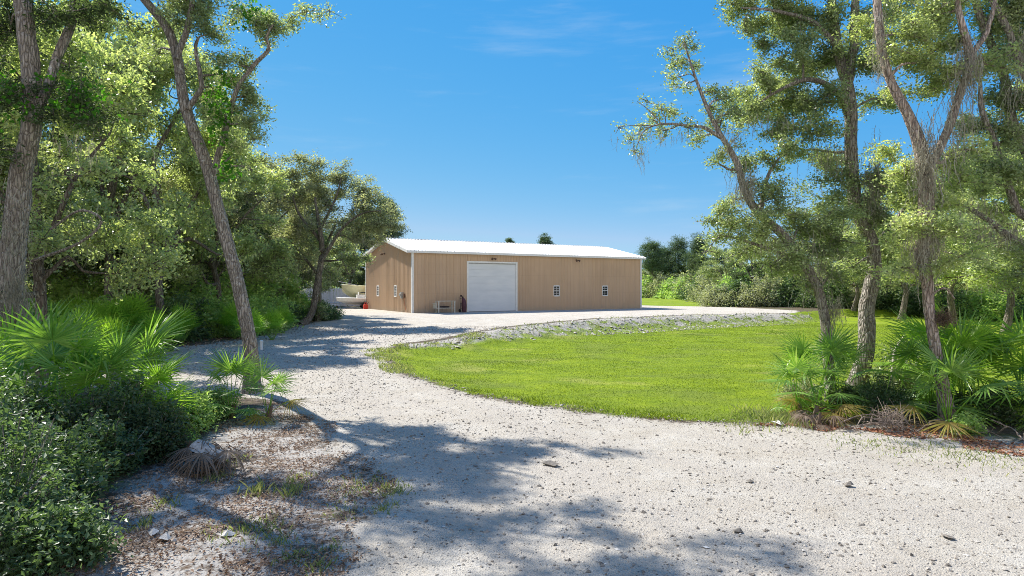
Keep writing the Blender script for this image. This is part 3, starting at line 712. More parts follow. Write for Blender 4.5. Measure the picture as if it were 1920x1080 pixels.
mm = MB(); mm.box((-.21, 1.86, 1.12), (-.03, 2.18, 1.62)); mm.tube([(-.21, 2.02, 1.42), (-.32, 2.02, 1.42)], [.11, .10], 12)
mt = mm.build('electric_meter', M['grey_box'], barn)
mm = MB(); mm.tube([(-.10, 1.98, 0), (-.10, 1.98, 1.12)], [.03, .03], 7); mm.build('conduit', M['pipe'], mt)
mm = MB(); mm.box((-.14, 1.46, 1.18), (-.03, 1.66, 1.5)); mm.build('switch_box', M['lamp_brown'], mt)
mm = MB(); mm.tube(smooth_path([(-.09, 1.58, 1.18), (-.1, 1.45, .8), (-.1, 1.2, .35), (-.1, 1.05, .02)], .2), .018, 5); mm.build('hanging_cord', M['orange_cord'], mt)

# ------------------------------------------------------------------ things around the barn
def along(u, v): return bw_(u, v)
x, y = along(2.35, -.95)
wb = thing('work_table', 'low pale wooden table with a shelf beside the barn wall left of the door', 'table', (x, y, zg(x, y)), barn.rotation_euler.z)
mb = MB(); 
for i in range(4): mb.box((-.72, -.32+i*.165, .90), (.78, -.32+i*.165+.155, .935))
mb.build('table_top', M['wood_white'], wb)
for sx, sy in ((-.66, -.28), (.68, -.28), (-.66, .26), (.68, .26)):
    mb = MB(); mb.box((sx-.04, sy-.04, 0), (sx+.04, sy+.04, .897)); mb.build('leg', M['wood_white'], wb)
mb = MB(); mb.box((-.9, -.3, .36), (.62, .3, .40)); mb.build('shelf', M['wood_white'], wb)
mb = MB(); mb.box((-.9, -.3, .403), (-.84, .28, .72)); mb.box((-.95, -.3, .72), (-.80, .28, .75)); mb.build('side_rail', M['wood_white'], wb)
pk = thing('tool_roll', 'small dark bundle lying on the shelf of the pale wooden table', 'bundle', (x, y, zg(x, y)+.403), barn.rotation_euler.z)
mb = MB(); mb.tube([(-.45, 0, .07), (-.1, .02, .08), (.35, 0, .07)], [.05, .075, .055], 9, bark=.2); mb.build('roll', M['dark_cloth'], pk)
x, y = along(4.0, -.55)
ct = thing('hand_truck', 'tall narrow dark hand truck with a black bundle beside the big white door', 'hand truck', (x, y, zg(x, y)), barn.rotation_euler.z+.2)
mb = MB()
for s_ in (-.2, .2): mb.tube(smooth_path([(s_, -.12, .06), (s_, 0, .7), (s_*.8, .1, 1.25)], .2), .022, 6)
for z in (.3, .7, 1.1): mb.tube([(-.2, -.05+z*.1, z), (.2, -.05+z*.1, z)], .016, 6)
mb.box((-.24, -.36, .02), (.24, -.12, .04)); mb.build('frame', M['dark_cloth'], ct)
for s_ in (-.25, .25):
    mb = MB(); mb.tube([(s_-.03, 0, .13), (s_+.03, 0, .13)], .13, 14); mb.build('wheel', M['black'], ct)
mb = MB(); mb.tube(smooth_path([(0, -.22, .05), (.02, -.2, .5), (.03, -.14, .95), (-.02, -.1, 1.12)], .1), np.interp(np.linspace(0, 1, len(smooth_path([(0, -.22, .05), (.02, -.2, .5), (.03, -.14, .95), (-.02, -.1, 1.12)], .1))), [0, .5, .85, 1], [.16, .2, .17, .07]), 12, bark=.12)
mb.build('bundle', M['maroon'], ct)
mb = MB(); mb.tube(smooth_path([(-.02, -.1, 1.08), (-.1, -.1, 1.25), (-.2, -.1, 1.36), (-.26, -.1, 1.26)], .08), .05, 8); mb.build('hood', M['dark_cloth'], ct)

# boats by the far gable corner
def boat(name, label, x, y, rz, Ln, Bm, H, zk, colr, extra):
    T = thing(name, label, 'boat', (x, y, zg(x, y)), rz)
    mb = MB(); st = np.linspace(0, 1, 13); rings = []
    for s in st:                          # bow at +X
        bf = Bm/2*(1-max(0, (s-.45)/.55)**2.4)*(1 if s > .0 else 1); bf = max(bf, .02)
        sh = zk+H*(1+.28*max(0, s-.35)**1.5); ke = zk+H*.62*max(0, (s-.62)/.38)**2.2; ch = ke+(sh-ke)*.42
        X0 = s*Ln
        fl_ = .08*Bm*s
        rings.append([(X0, 0, ke), (X0, bf*.78, ch), (X0+.1*s, bf+fl_*.5, sh), (X0+.1*s, bf*.86, sh+.03), (X0+.1*s, -bf*.86, sh+.03), (X0+.1*s, -bf-fl_*.5, sh), (X0, -bf*.78, ch)])
    V = np.array(rings).reshape(-1, 3); f = []; n = 7
    for i in range(12):
        for j in range(n): f.append((i*n+j, i*n+(j+1) % n, (i+1)*n+(j+1) % n, (i+1)*n+j))
    mb.add(V, f); mb.add(V[:7], [(0, 2, 1), (0, 3, 2), (0, 4, 3), (0, 5, 4), (0, 6, 5)]); mb.add(V[-7:], [(0, 1, 2), (0, 2, 3), (0, 3, 4), (0, 4, 5), (0, 5, 6)])
    mb.build('hull', colr, T, smooth=False); extra(T); return T
def cream_extra(T):
    mb = MB(); mb.box((1.9, -.5, 1.95), (3.3, .5, 2.55)); mb.box((3.0, -.42, 2.55), (3.25, .42, 2.9)); mb.build('console', M['white_gel'], T)
    mb = MB()
    for sx in (1.9, 3.1):
        for sy in (-.55, .55): mb.tube([(sx+(.25 if sx > 2 else -.1), sy*1.2, 1.95), (sx, sy, 3.75)], .03, 6)
    mb.tube([(1.9, -.55, 3.0), (3.1, -.55, 3.0)], .025, 5); mb.tube([(1.9, .55, 3.0), (3.1, .55, 3.0)], .025, 5); mb.build('tower_frame', M['white_gel'], T)
    mb = MB(); mb.box((1.4, -.85, 3.76), (3.5, .85, 3.83)); mb.tube([(3.3, 0, 3.83), (3.9, 0, 4.0)], .02, 4); mb.build('canopy', M['blue_canvas'], T)
    mb = MB(); mb.tube(smooth_path([(3.2, .95, 1.95), (5.0, .8, 2.35), (6.0, 0, 2.55), (5.0, -.8, 2.35), (3.2, -.95, 1.95)], .3), .02, 5); mb.build('bow_rail', M['steel'], T)
    tr = MB()
    for sy in (-.5, .5): tr.box((-.2, sy-.05, .45), (4.8, sy+.05, .58))
    for sx in (.4, 2.2, 4.4): tr.box((sx, -.95, .36), (sx+.1, .95, .448))
    tr.tube([(4.8, -.45, .5), (6.9, 0, .5)], .05, 6); tr.tube([(4.8, .45, .5), (6.9, 0, .5)], .05, 6)
    to = tr.build('trailer', M['steel'], T)
    for sx in (1.0, 1.9):
        for sy in (-1.05, 1.05):
            w_ = MB(); w_.tube([(sx, sy-.1, .34), (sx, sy+.1, .34)], .34, 18); w_.build('wheel', M['black'], to)
def white_extra(T):
    mb = MB(); mb.box((1.0, -.32, .98), (1.7, .32, 1.3)); mb.box((1.5, -.3, 1.3), (1.56, .3, 1.55)); mb.build('console', M['white_gel'], T)
    mb = MB(); mb.tube(smooth_path([(.5, 0, 1.12), (.9, 0, 1.5), (1.5, 0, 1.45)], .15), .05, 6); mb.box((.35, -.25, .98), (.85, .25, 1.22)); mb.build('seat', M['black'], T)
    mb = MB(); mb.tube([(-.1, 0, .42), (-.12, 0, .9), (-.1, 0, 1.25)], [.08, .13, .16], 10); mb.build('outboard_motor', M['black'], T)
    tr = MB()
    for sy in (-.35, .35): tr.box((-.1, sy-.03, .30), (2.9, sy+.03, .38))
    tr.box((1.0, -.85, .26), (1.1, .85, .298)); tr.tube([(2.9, -.33, .34), (4.0, 0, .38)], .035, 6); tr.tube([(2.9, .33, .34), (4.0, 0, .38)], .035, 6)
    to = tr.build('trailer', M['steel'], T)
    for sy in (-.85, .85):
        w_ = MB(); w_.tube([(1.05, sy-.09, .3), (1.05, sy+.09, .3)], .3, 18); w_.build('wheel', M['black'], to)
    w_ = MB(); w_.tube([(3.5, -.05, .15), (3.5, .05, .15)], .14, 12); w_.build('jockey_wheel', M['black'], to)
bx_, by_ = U(752, 560, 62.5)[:2]
boat('cream_boat', 'large cream boat with raised bow and pale blue top behind the barn corner', float(bx_), float(by_), math.radians(196), 5.6, 2.3, 1.35, .72, M['cream'], cream_extra)
bx_, by_ = U(703, 560, 60.2)[:2]
boat('small_boat', 'small white open boat on a trailer in front of the large cream boat', float(bx_), float(by_), math.radians(200), 3.5, 1.6, .55, .42, M['white_gel'], white_extra)
x, y = U(685.5, 560, 58.0)[:2]; x = float(x); y = float(y)
T = thing('fuel_can', 'red plastic fuel can on the gravel at the barn corner', 'fuel can', (x, y, zg(x, y)), .5)
mb = MB(); v = [(-.2,-.12,0),(.2,-.12,0),(.2,.12,0),(-.2,.12,0),(-.2,-.12,.34),(.2,-.12,.34),(.2,.12,.34),(-.2,.12,.34),(-.12,-.09,.46),(.1,-.09,.46),(.1,.09,.46),(-.12,.09,.46)]
mb.add(v, [(0,1,5,4),(1,2,6,5),(2,3,7,6),(3,0,4,7),(4,5,9,8),(5,6,10,9),(6,7,11,10),(7,4,8,11),(8,9,10,11),(3,2,1,0)]); mb.build('body', M['red'], T)
mb = MB(); mb.tube(smooth_path([(-.1, 0, .46), (-.1, 0, .56), (.06, 0, .58), (.1, 0, .46)], .05), .02, 6); mb.build('handle', M['red'], T)
mb = MB(); mb.tube([(.12, 0, .42), (.24, 0, .56), (.3, 0, .66)], [.03, .022, .016], 8); mb.build('spout', M['black'], T)
# white vinyl fence
fa = np.array(U(470, 560, 62.5)[:2]); fb2 = np.array(U(690, 560, 66)[:2]); n_ = 6
T = thing('vinyl_fence', 'white vinyl privacy fence behind the boats and the roadside oaks', 'fence', (float(fa[0]), float(fa[1]), zg(*fa)))
dvec = (fb2-fa)/n_; un = dvec/np.linalg.norm(dvec); nn2 = np.array([-un[1], un[0]])
for i in range(n_+1):
    p = dvec*i; mb = MB(); mb.box((p[0]-.065, p[1]-.065, 0), (p[0]+.065, p[1]+.065, 2.05)); mb.box((p[0]-.08, p[1]-.08, 2.05), (p[0]+.08, p[1]+.08, 2.09)); mb.build('post', M['fence'], T)
    if i < n_:
        mb = MB(); L_ = np.linalg.norm(dvec)
        nb_ = int(L_/.28)
        for j in range(nb_):
            a = p+un*(j*L_/nb_+.01); b = p+un*((j+1)*L_/nb_-.01)
            q = [a-nn2*.015, b-nn2*.015, b+nn2*.015, a+nn2*.015]
            mb.add([(*c, .08) for c in q]+[(*c, 1.9) for c in q], [(0,1,5,4),(1,2,6,5),(2,3,7,6),(3,0,4,7),(4,5,6,7)])
        for z0, z1 in ((.02, .14), (1.86, 2.0)):
            q = [p-nn2*.03, p+dvec-nn2*.03, p+dvec+nn2*.03, p+nn2*.03]
            mb.add([(*c, z0) for c in q]+[(*c, z1) for c in q], [(0,1,5,4),(1,2,6,5),(2,3,7,6),(3,0,4,7),(4,5,6,7),(3,2,1,0)])
        mb.build('fence_panel', M['fence'], T)
x, y = G(490, 655); T = thing('utility_marker', 'short white marker post beside the leaning oak trunk', 'marker post', (x, y, zg(x, y)))
mb = MB(); mb.tube([(0, 0, -.05), (0, 0, .30)], .055, 10); mb.build('post', M['trim'], T)
mb = MB(); mb.tube([(0, 0, .30), (0, 0, .33), (0, 0, .36)], [.07, .07, .03], 10); mb.build('cap', M['trim'], T)

# ------------------------------------------------------------------ foreground trees
def path(px, d0, d1=None):
    d1 = d1 or d0; n = len(px); return [U(a, b, d0+(d1-d0)*i/(n-1)) for i, (a, b) in enumerate(px)]
def base(pts):
    p = pts[0]; pts[0] = np.array([p[0], p[1], zg(p[0], p[1])-.03]); return pts
def bl(px, py, d, r, dn=1.0): return (*U(px, py, d), r, dn)
rb = random.Random(3)
def B(lst, d, jit=.5, k=1.0): return [bl(a, b, d+rb.uniform(-jit*.35, jit*1.5), r*k, *(q or [1.0])) for a, b, r, *q in lst]
# leaning oak left of the road
tree('oak_tree', 'slim leaning oak with grey bark standing beside the gravel road', 'tree',
     [(base(path([(479, 742), (470, 640), (448, 530), (424, 440), (397, 330), (366, 250), (347, 190), (331, 110), (310, 50), (268, -5), (215, -70)], 13.9, 13.5)),
       [.165, .155, .15, .14, .135, .13, .12, .11, .10, .085, .06]),
      (path([(352, 205), (378, 160), (367, 95), (372, 70)], 13.6), [.07, .055, .045, .03]),
      (path([(400, 335), (420, 250), (440, 180), (478, 120), (503, 92), (500, 70), (512, 45)], 13.7, 13.3), [.075, .075, .065, .055, .05, .04, .02]),
      (path([(330, 110), (355, 40), (372, -40), (400, -120)], 13.5), [.07, .06, .05, .03])],
     B([(385, 20, .42), (345, 5, .4), (330, 45, .3), (410, -30, .4), (450, 20, .4, .8), (300, -60, .6), (240, -90, .6), (420, 70, .3, .6), (495, 45, .34), (520, 52, .26), (545, 32, .22), (575, 22, .20, .8), (600, 30, .16, .7), (618, 20, .14, .6), (500, 72, .2), (478, 48, .25),
        (455, 120, .34), (432, 150, .32), (470, 165, .3), (478, 190, .26), (440, 205, .34), (465, 235, .3), (490, 225, .16, .6), (455, 275, .28), (478, 262, .18), (420, 120, .3, .7), (400, 170, .3, .7), (405, 215, .26, .7), (430, 260, .25, .8), (475, 320, .14, .5),
        (350, 130, .22, .6), (300, 100, .3, .5), (385, 60, .3, .7), (360, -80, .5), (280, -170, .7)], 13.5, .4, 1.12),
     leaf='oak', seed=1, L=.07, W=.032, dens=1.25, vines=[(*U(418, 160, 13.3), (.12, .15, .3), 30), (*U(412, 240, 13.4), (.13, .1, .25), 45), (*U(425, 315, 13.4), (.12, .1, .13), 40), (*U(470, 20, 13.2), (.18, .15, .2), 40), (*U(400, 185, 13.4), (.15, .1, .12), 24), (*U(424, 205, 13.4), (.05, .1, .5), 30)])
# massive oak at the left edge
L1 = base(path([(8, 760), (9, 690), (10, 620), (14, 540), (22, 460), (32, 390), (40, 320), (55, 260), (60, 200), (57, 120), (50, 50), (46, -40), (60, -160), (80, -300)], 11.6, 11.3))
tree('oak_tree', 'massive furrowed oak trunk at the left edge of the clearing', 'tree',
     [(L1, [.31, .30, .29, .28, .275, .265, .24, .225, .215, .21, .20, .18, .15, .11]),
      (path([(62, 225), (88, 165), (105, 110), (128, 50), (150, -20), (210, -160), (330, -260)], 11.3, 12), [.13, .115, .11, .10, .085, .06, .04]),
      (path([(20, 560), (-20, 480), (-60, 330), (-80, 100)], 11.8), [.13, .12, .11, .07]),
      (path([(95, 430), (150, 395), (190, 415), (150, 455), (60, 490)], 12.4), [.03, .035, .035, .045, .05])],
     B([(20, 60, .5), (-20, 150, .5), (15, 180, .32), (-10, 280, .4), (100, 20, .45), (150, 30, .5, .8), (200, 10, .5, .7), (115, 165, .35), (150, 190, .42), (100, 215, .35), (170, 235, .32), (30, 165, .28), (75, 30, .3), (250, -40, .6),
        (15, 20, .5), (-40, 400, .5), (35, 190, .25, 1.2), (185, 205, .35), (130, 130, .3, .6), (-20, 560, .5), (30, 300, .2, .5)], 11.1, .5)
     +[(x_, y_, z_, r_*.85, dd*.5) for x_, y_, z_, r_, dd in [(-7.3, 10.6, 8.4, .95, .8), (-6.5, 11.3, 8.9, .9, .8), (-5.5, 11.5, 8.6, .9, .8), (-7.2, 11.8, 9.3, .9, .7), (-8.2, 11.4, 9.4, 1.0, .8), (-4.9, 11.0, 8.4, .65, .7), (-5.8, 10.6, 8.2, .6, .7), (-4.6, 10.1, 8.6, .75, 1.3), (-3.9, 10.5, 8.8, .6, 1.2), (-5.5, 10.0, 8.7, .7, 1.3), (-4.9, 9.6, 8.5, .6, 1.1),
          (-7.8, 14.6, 9.0, .9, .7), (-10.5, 12, 9.6, 1.1, .8)]],
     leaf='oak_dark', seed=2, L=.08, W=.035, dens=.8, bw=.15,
     moss=[(*U(30, 590, 11.2), (.12, .05, .5), 700, .45), (*U(8, 640, 11.2), (.2, .05, .4), 500, .5), (*U(150, 260, 11.3), (.4, .2, .2), 60, .3), (*U(20, 430, 11.2), (.2, .1, .4), 120, .3)],
     vines=[(*U(150, 180, 10.9), (.3, .2, .25), 70), (*U(20, 175, 10.9), (.2, .2, .3), 50), (*U(330, 210, 11.4), (.1, .2, .2), 0)])

# right-hand group
tree('oak_tree', 'crooked mossy oak leaning left over the lawn with bare twiggy branches', 'tree',
     [(base(path([(1558, 740), (1553, 660), (1546, 600), (1532, 540), (1505, 490), (1468, 440), (1425, 400), (1395, 350), (1378, 300), (1350, 250), (1325, 200), (1305, 150), (1287, 95), (1283, 80)], 13.0, 12.6)),
       [.125, .125, .125, .125, .12, .12, .11, .10, .09, .075, .06, .045, .03, .015]),
      (path([(1352, 258), (1320, 240), (1290, 236), (1255, 232), (1225, 236), (1205, 248), (1195, 272)], 12.7, 12.3), [.05, .045, .035, .03, .022, .016, .01]),
      (path([(1240, 232), (1215, 205), (1195, 190)], 12.4), [.018, .012, .006]), (path([(1225, 236), (1190, 235), (1160, 238)], 12.4), [.015, .01, .005]),
      (path([(1505, 490), (1450, 470), (1400, 452), (1350, 440)], 12.9), [.06, .05, .04, .02]),
      (path([(1425, 400), (1440, 330), (1480, 270)], 13.2), [.06, .045, .02])],
     B([(1285, 80, .17, .8), (1262, 92, .16, .8), (1302, 92, .13, .7), (1270, 118, .2, .9), (1300, 125, .15, .8), (1262, 145, .16, .8), (1285, 165, .16, .7), (1340, 172, .2, .9), (1365, 185, .16, .9), (1370, 210, .2, .9), (1330, 205, .2, .7),
        (1345, 235, .2), (1240, 205, .15, .6), (1215, 190, .12, .5), (1265, 215, .18, .8), (1225, 225, .18, .7), (1200, 245, .18, .7), (1185, 262, .15, .5), (1250, 245, .18, .7), (1290, 240, .16, .6), (1190, 285, .13, .4), (1160, 240, .12, .3), (1305, 262, .2, .7),
        (1365, 275, .22), (1345, 305, .18, .7), (1395, 310, .3), (1420, 345, .3, .8), (1440, 300, .3), (1475, 280, .3, .8), (1450, 370, .35), (1375, 375, .2, .8), (1345, 398, .26), (1325, 415, .18, .8), (1375, 420, .34), (1345, 445, .28, .8), (1330, 470, .13, .6), (1410, 420, .38), (1400, 465, .38),
        (1440, 440, .4), (1470, 400, .4), (1500, 430, .42), (1480, 480, .42), (1445, 500, .3), (1535, 470, .38), (1540, 420, .38), (1560, 520, .32, .8), (1510, 530, .25, .7), (1575, 450, .4), (1590, 400, .4, .8)], 12.7, .35, 1.12),
     leaf='oak', bark='bark', seed=3, L=.062, W=.03, dens=1.5, bw=.12,
     moss=[(*U(1395, 335, 12.5), (.14, .08, .2), 160, .5), (*U(1370, 260, 12.5), (.10, .08, .15), 50, .3), (*U(1245, 245, 12.4), (.5, .1, .06), 40, .3), (*U(1200, 285, 12.3), (.08, .06, .1), 25, .3), (*U(1530, 500, 12.8), (.2, .12, .35), 170, .45), (*U(1565, 580, 12.8), (.08, .08, .15), 130, .22), (*U(1470, 450, 12.7), (.3, .12, .15), 110, .4), (*U(1548, 620, 12.8), (.08, .06, .2), 120, .2)])
tree('oak_tree', 'tallest straight oak with thick grey trunk in the right-hand group', 'tree',
     [(base(path([(1612, 722), (1618, 660), (1627, 590), (1640, 520), (1632, 450), (1603, 390), (1596, 300), (1592, 220), (1586, 150), (1570, 80), (1562, 10), (1550, -80)], 14.2, 14.0)),
       [.225, .22, .21, .185, .175, .175, .165, .16, .15, .13, .12, .09]),
      (path([(1588, 170), (1600, 90), (1606, 0), (1620, -80)], 14), [.13, .12, .10, .07]),
      (path([(1590, 215), (1560, 165), (1510, 150), (1450, 175), (1410, 205)], 13.8, 13.4), [.09, .08, .06, .04, .02]),
      (path([(1572, 90), (1520, 40), (1450, 20), (1390, 15)], 13.8, 13.4), [.08, .07, .04, .02]),
      (path([(1632, 470), (1690, 400), (1720, 340)], 14.5), [.08, .06, .03])],
     B([(1395, 20, .3), (1375, 8, .22, .8), (1420, 45, .3), (1400, 60, .2, .7), (1450, 15, .4), (1470, 55, .36), (1435, 90, .24), (1500, 30, .45), (1500, 85, .4), (1540, 50, .4), (1460, 120, .3), (1430, 150, .34), (1400, 185, .3), (1390, 205, .25), (1420, 215, .36), (1450, 195, .38), (1480, 160, .42),
        (1500, 200, .4), (1470, 235, .32), (1440, 250, .22, .8), (1520, 130, .4), (1540, 190, .45), (1530, 250, .4), (1500, 290, .3, .8), (1555, 300, .4), (1630, 120, .5), (1640, 40, .5), (1650, 190, .4, .8), (1560, 380, .36), (1570, 340, .36, .8), (1640, 330, .36), (1650, 400, .42), (1610, 440, .3), (1680, 350, .4), (1690, 430, .5), (1665, 480, .4),
        (1600, 500, .26, .8), (1560, 100, .4), (1480, -60, .8), (1600, -120, .9), (1420, -70, .6), (1700, -60, .8), (1350, -60, .4)], 13.7, .7, 1.2),
     leaf='oak', seed=4, L=.068, W=.034, dens=1.75, bw=.14, moss=[(*U(1440, 230, 13.3), (.5, .15, .12), 90, .35), (*U(1640, 330, 13.7), (.15, .12, .4), 220, .7), (*U(1560, 290, 13.6), (.3, .15, .2), 120, .4)])
tree('oak_tree', 'forked oak with ruddy bark rising from the right-hand palmettos', 'tree',
     [(base(path([(1782, 760), (1772, 720), (1757, 650), (1745, 590), (1742, 530), (1733, 470), (1738, 400), (1733, 330), (1722, 270), (1700, 215), (1672, 160), (1655, 100), (1648, 40), (1640, -30), (1625, -120)], 10.7, 10.6)),
       [.125, .12, .115, .11, .115, .145, .14, .15, .135, .105, .095, .09, .085, .07, .05]),
      (path([(1733, 325), (1756, 290), (1783, 235), (1802, 171), (1818, 107), (1800, 40), (1795, -40)], 10.6, 10.4), [.09, .085, .08, .08, .085, .06, .04]),
      (path([(1818, 107), (1850, 60), (1870, -20)], 10.5), [.06, .05, .03]), (path([(1738, 560), (1770, 540), (1790, 560)], 10.7), [.03, .02, .012])],
     B([(1700, 60, .45), (1740, 30, .45), (1690, 110, .3), (1730, 110, .4), (1770, 90, .35), (1770, 20, .4), (1620, 60, .35, .8), (1690, 180, .26, .7), (1745, 160, .35, .8), (1780, 150, .3, .8), (1700, 320, .3), (1770, 310, .32, .8), (1700, 370, .32), (1765, 385, .34), (1690, 420, .32), (1775, 440, .34), (1710, 470, .32, .8),
        (1760, 500, .26, .8), (1670, 290, .3, .8), (1800, 340, .35), (1820, 280, .3, .8), (1845, 120, .35), (1720, -40, .6), (1660, -80, .6), (1800, -60, .6), (1675, 510, .28, .8), (1800, 480, .3, .8)], 10.6, .6, 1.12),
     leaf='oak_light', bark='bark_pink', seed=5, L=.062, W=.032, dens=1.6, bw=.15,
     moss=[(*U(1812, 120, 10.3), (.13, .08, .25), 240, .5), (*U(1735, 450, 10.6), (.13, .08, .3), 400, .45), (*U(1790, 230, 10.3), (.2, .1, .3), 120, .6), (*U(1738, 290, 10.5), (.14, .08, .3), 300, .5), (*U(1650, 80, 10.5), (.08, .08, .35), 130, .25)])
tb_ = thing('ball_moss', 'brown tuft of moss on the ruddy forked oak trunk', 'moss', tuple(U(1768, 598, 10.6)))
mb = MB(); rg = np.random.default_rng(77); C = rg.normal(0, .06, (900, 3)); Dn = rg.normal(0, 1, (900, 3)); Dn /= np.linalg.norm(Dn, axis=1)[:, None]
mb.tubes3(C, C+Dn*rg.uniform(.04, .14, (900, 1)), .003, .001, r=rg.uniform(0, 1, 2700)); mb.build('strands', M['moss_brown'], tb_)
tree('oak_tree', 'dark spreading oak arching in from the right edge of the picture', 'tree',
     [(base([np.array([12.9, 13.2, 0])]+path([(2090, 600), (2020, 500), (1975, 400), (1935, 300), (1900, 230), (1884, 141), (1855, 70), (1832, 0), (1815, -90)], 13, 12.6)),
       [.26, .24, .21, .18, .15, .13, .12, .10, .09, .05]),
      (path([(2000, 460), (1950, 425), (1911, 393), (1883, 333), (1864, 265), (1843, 205), (1838, 150)], 12.9, 12.5), [.13, .11, .10, .09, .085, .07, .04]),
      (path([(2040, 530), (1960, 490), (1911, 455), (1850, 412), (1800, 380), (1765, 372)], 12.6, 12.2), [.12, .115, .105, .08, .055, .03]),
      (path([(1990, 430), (1960, 240), (1920, 130), (1890, 60), (1862, 0), (1850, -60)], 12.4, 12.2), [.12, .11, .10, .09, .08, .05])],
     B([(1880, 30, .45), (1910, 90, .45), (1860, 110, .3), (1920, 180, .45), (1870, 180, .3, .8), (1895, 260, .36), (1850, 240, .34), (1825, 240, .25), (1850, 310, .36), (1900, 330, .42), (1830, 350, .36, .8), (1880, 400, .36), (1910, 480, .36), (1860, 460, .36, .9), (1820, 440, .3, .8), (1800, 300, .25, .7), (1910, 20, .4),
        (1940, 350, .5), (1950, 250, .5), (1960, 80, .6), (1830, 20, .3, .7), (1780, 350, .3, .9), (1890, 520, .34, .7), (1960, 520, .5), (1980, 0, .7), (2060, 300, .9), (2050, 100, .9), (2100, 450, .8), (1900, -80, .8)], 12.4, .7, 1.25),
     leaf='oak', seed=6, L=.065, W=.032, dens=1.7, bw=.14, moss=[(*U(1915, 110, 12.0), (.12, .1, .4), 150, .8), (*U(1880, 430, 12.3), (.35, .1, .12), 180, .4), (*U(1790, 90, 12.1), (.25, .1, .15), 50, .35), (*U(1830, 385, 12.2), (.2, .1, .1), 90, .3)])

# ------------------------------------------------------------------ woodland trees: four kinds, then copies
def proto(kind, seed, H, Wd, leaf, L, W, nb, dens, label, cat='tree', trunk_h=.35, trees=1, bark='bark_far', up=(.35, .95), per=12, moss=0):
    rg = random.Random(seed); stems = []; root = np.array([0, 0, 0.])
    main = [root, np.array([rg.uniform(-.3, .3), rg.uniform(-.3, .3), H*trunk_h*.6])]
    p = np.array([rg.uniform(-.5, .5), rg.uniform(-.5, .5), H*trunk_h]); main.append(p)
    stems.append((main+[p+np.array([rg.uniform(-.8, .8), rg.uniform(-.8, .8), H*.25]), p+np.array([rg.uniform(-1, 1), rg.uniform(-1, 1), H*.5])], [.022*H, .019*H, .017*H, .012*H, .005*H]))
    for k_ in range(3):
        a = rg.uniform(0, 6.28); q = p+np.array([math.cos(a)*Wd*.35, math.sin(a)*Wd*.35, H*.2]); e = p+np.array([math.cos(a)*Wd*.7, math.sin(a)*Wd*.7, H*.33])
        stems.append(([p*.9, q, e], [.012*H, .009*H, .004*H]))
    bs = []
    for i in range(nb):
        a = rg.uniform(0, 6.28); h = rg.uniform(*up); rr = Wd*math.sqrt(rg.uniform(.05, 1))*math.sqrt(max(.15, 1-((h-.55)/.5)**2))
        bs.append((math.cos(a)*rr, math.sin(a)*rr, h*H, Wd*rg.uniform(.11, .25), rg.uniform(.6, 1.2)))
    ms = [(b[0], b[1], b[2]-.2, (b[3]*.7, b[3]*.7, b[3]*.3), moss, .9) for b in bs[::3]] if moss else ()
    T = tree(kind, label, cat, stems, bs, leaf=leaf, bark=bark, L=L, W=W, dens=dens, seed=seed+50, near=False, per=per, moss=ms, tw=1.3)
    return T
def place(proto_, x, y, s, rz, label=None, group=None, first=[None], sz=None):
    o = proto_ if not proto_.get('placed') else copy_tree(proto_)
    if 'placed' not in proto_: proto_['placed'] = 1
    o.location = (x, y, zg(x, y)-.08); o.rotation_euler = (0, 0, rz); o.scale = (s, s, sz or s)
    if label: o['label'] = label
    if group: o['group'] = group
    elif 'group' in o: del o['group']
    return o
# density is leaves per twig cluster: broad leaves keep the count low
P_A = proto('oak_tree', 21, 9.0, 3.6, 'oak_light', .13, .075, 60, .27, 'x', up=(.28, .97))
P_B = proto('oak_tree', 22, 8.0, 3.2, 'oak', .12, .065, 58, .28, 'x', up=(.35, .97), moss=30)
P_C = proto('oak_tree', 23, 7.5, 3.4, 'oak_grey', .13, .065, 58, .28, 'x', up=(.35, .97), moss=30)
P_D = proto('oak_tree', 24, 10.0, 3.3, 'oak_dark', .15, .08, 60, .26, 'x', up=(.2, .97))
rp = random.Random(9)
WG = 'oaks massed in the woods left of the road'; WL = 'leafy oak among the dense woods left of the road'
def at(px, d): return ((px-CX)/F*d, d)
for (px, d, pr, s, sz) in [(75, 15.6, P_A, .85, 1.0), (-90, 16, P_B, 1.1, 1.2), (310, 26.5, P_A, 1.05, 1.35), (200, 27, P_A, 1.15, 1.6), (60, 27, P_D, 1.15, 1.4), (405, 31, P_A, .95, 1.08), (250, 31, P_C, 1.2, 1.1),
                       (130, 31, P_B, 1.3, 1.2), (370, 36, P_D, 1.1, 1.15), (-60, 30, P_A, 1.3, 1.6), (10, 40, P_A, 1.4, 1.2), (200, 40, P_D, 1.3, 1.0), (300, 43, P_A, 1.3, 1.1), (-200, 26, P_D, 1.2, 1.4), (-330, 24, P_A, 1.1, 1.4),
                       (395, 46, P_C, 1.2, 1.2), (455, 47, P_B, 1.1, 1.35), (430, 60, P_D, 1.3, 1.2)]:
    x, y = at(px, d); place(pr, x, y, s, rp.uniform(0, 6.28), WL, WG, sz=sz)


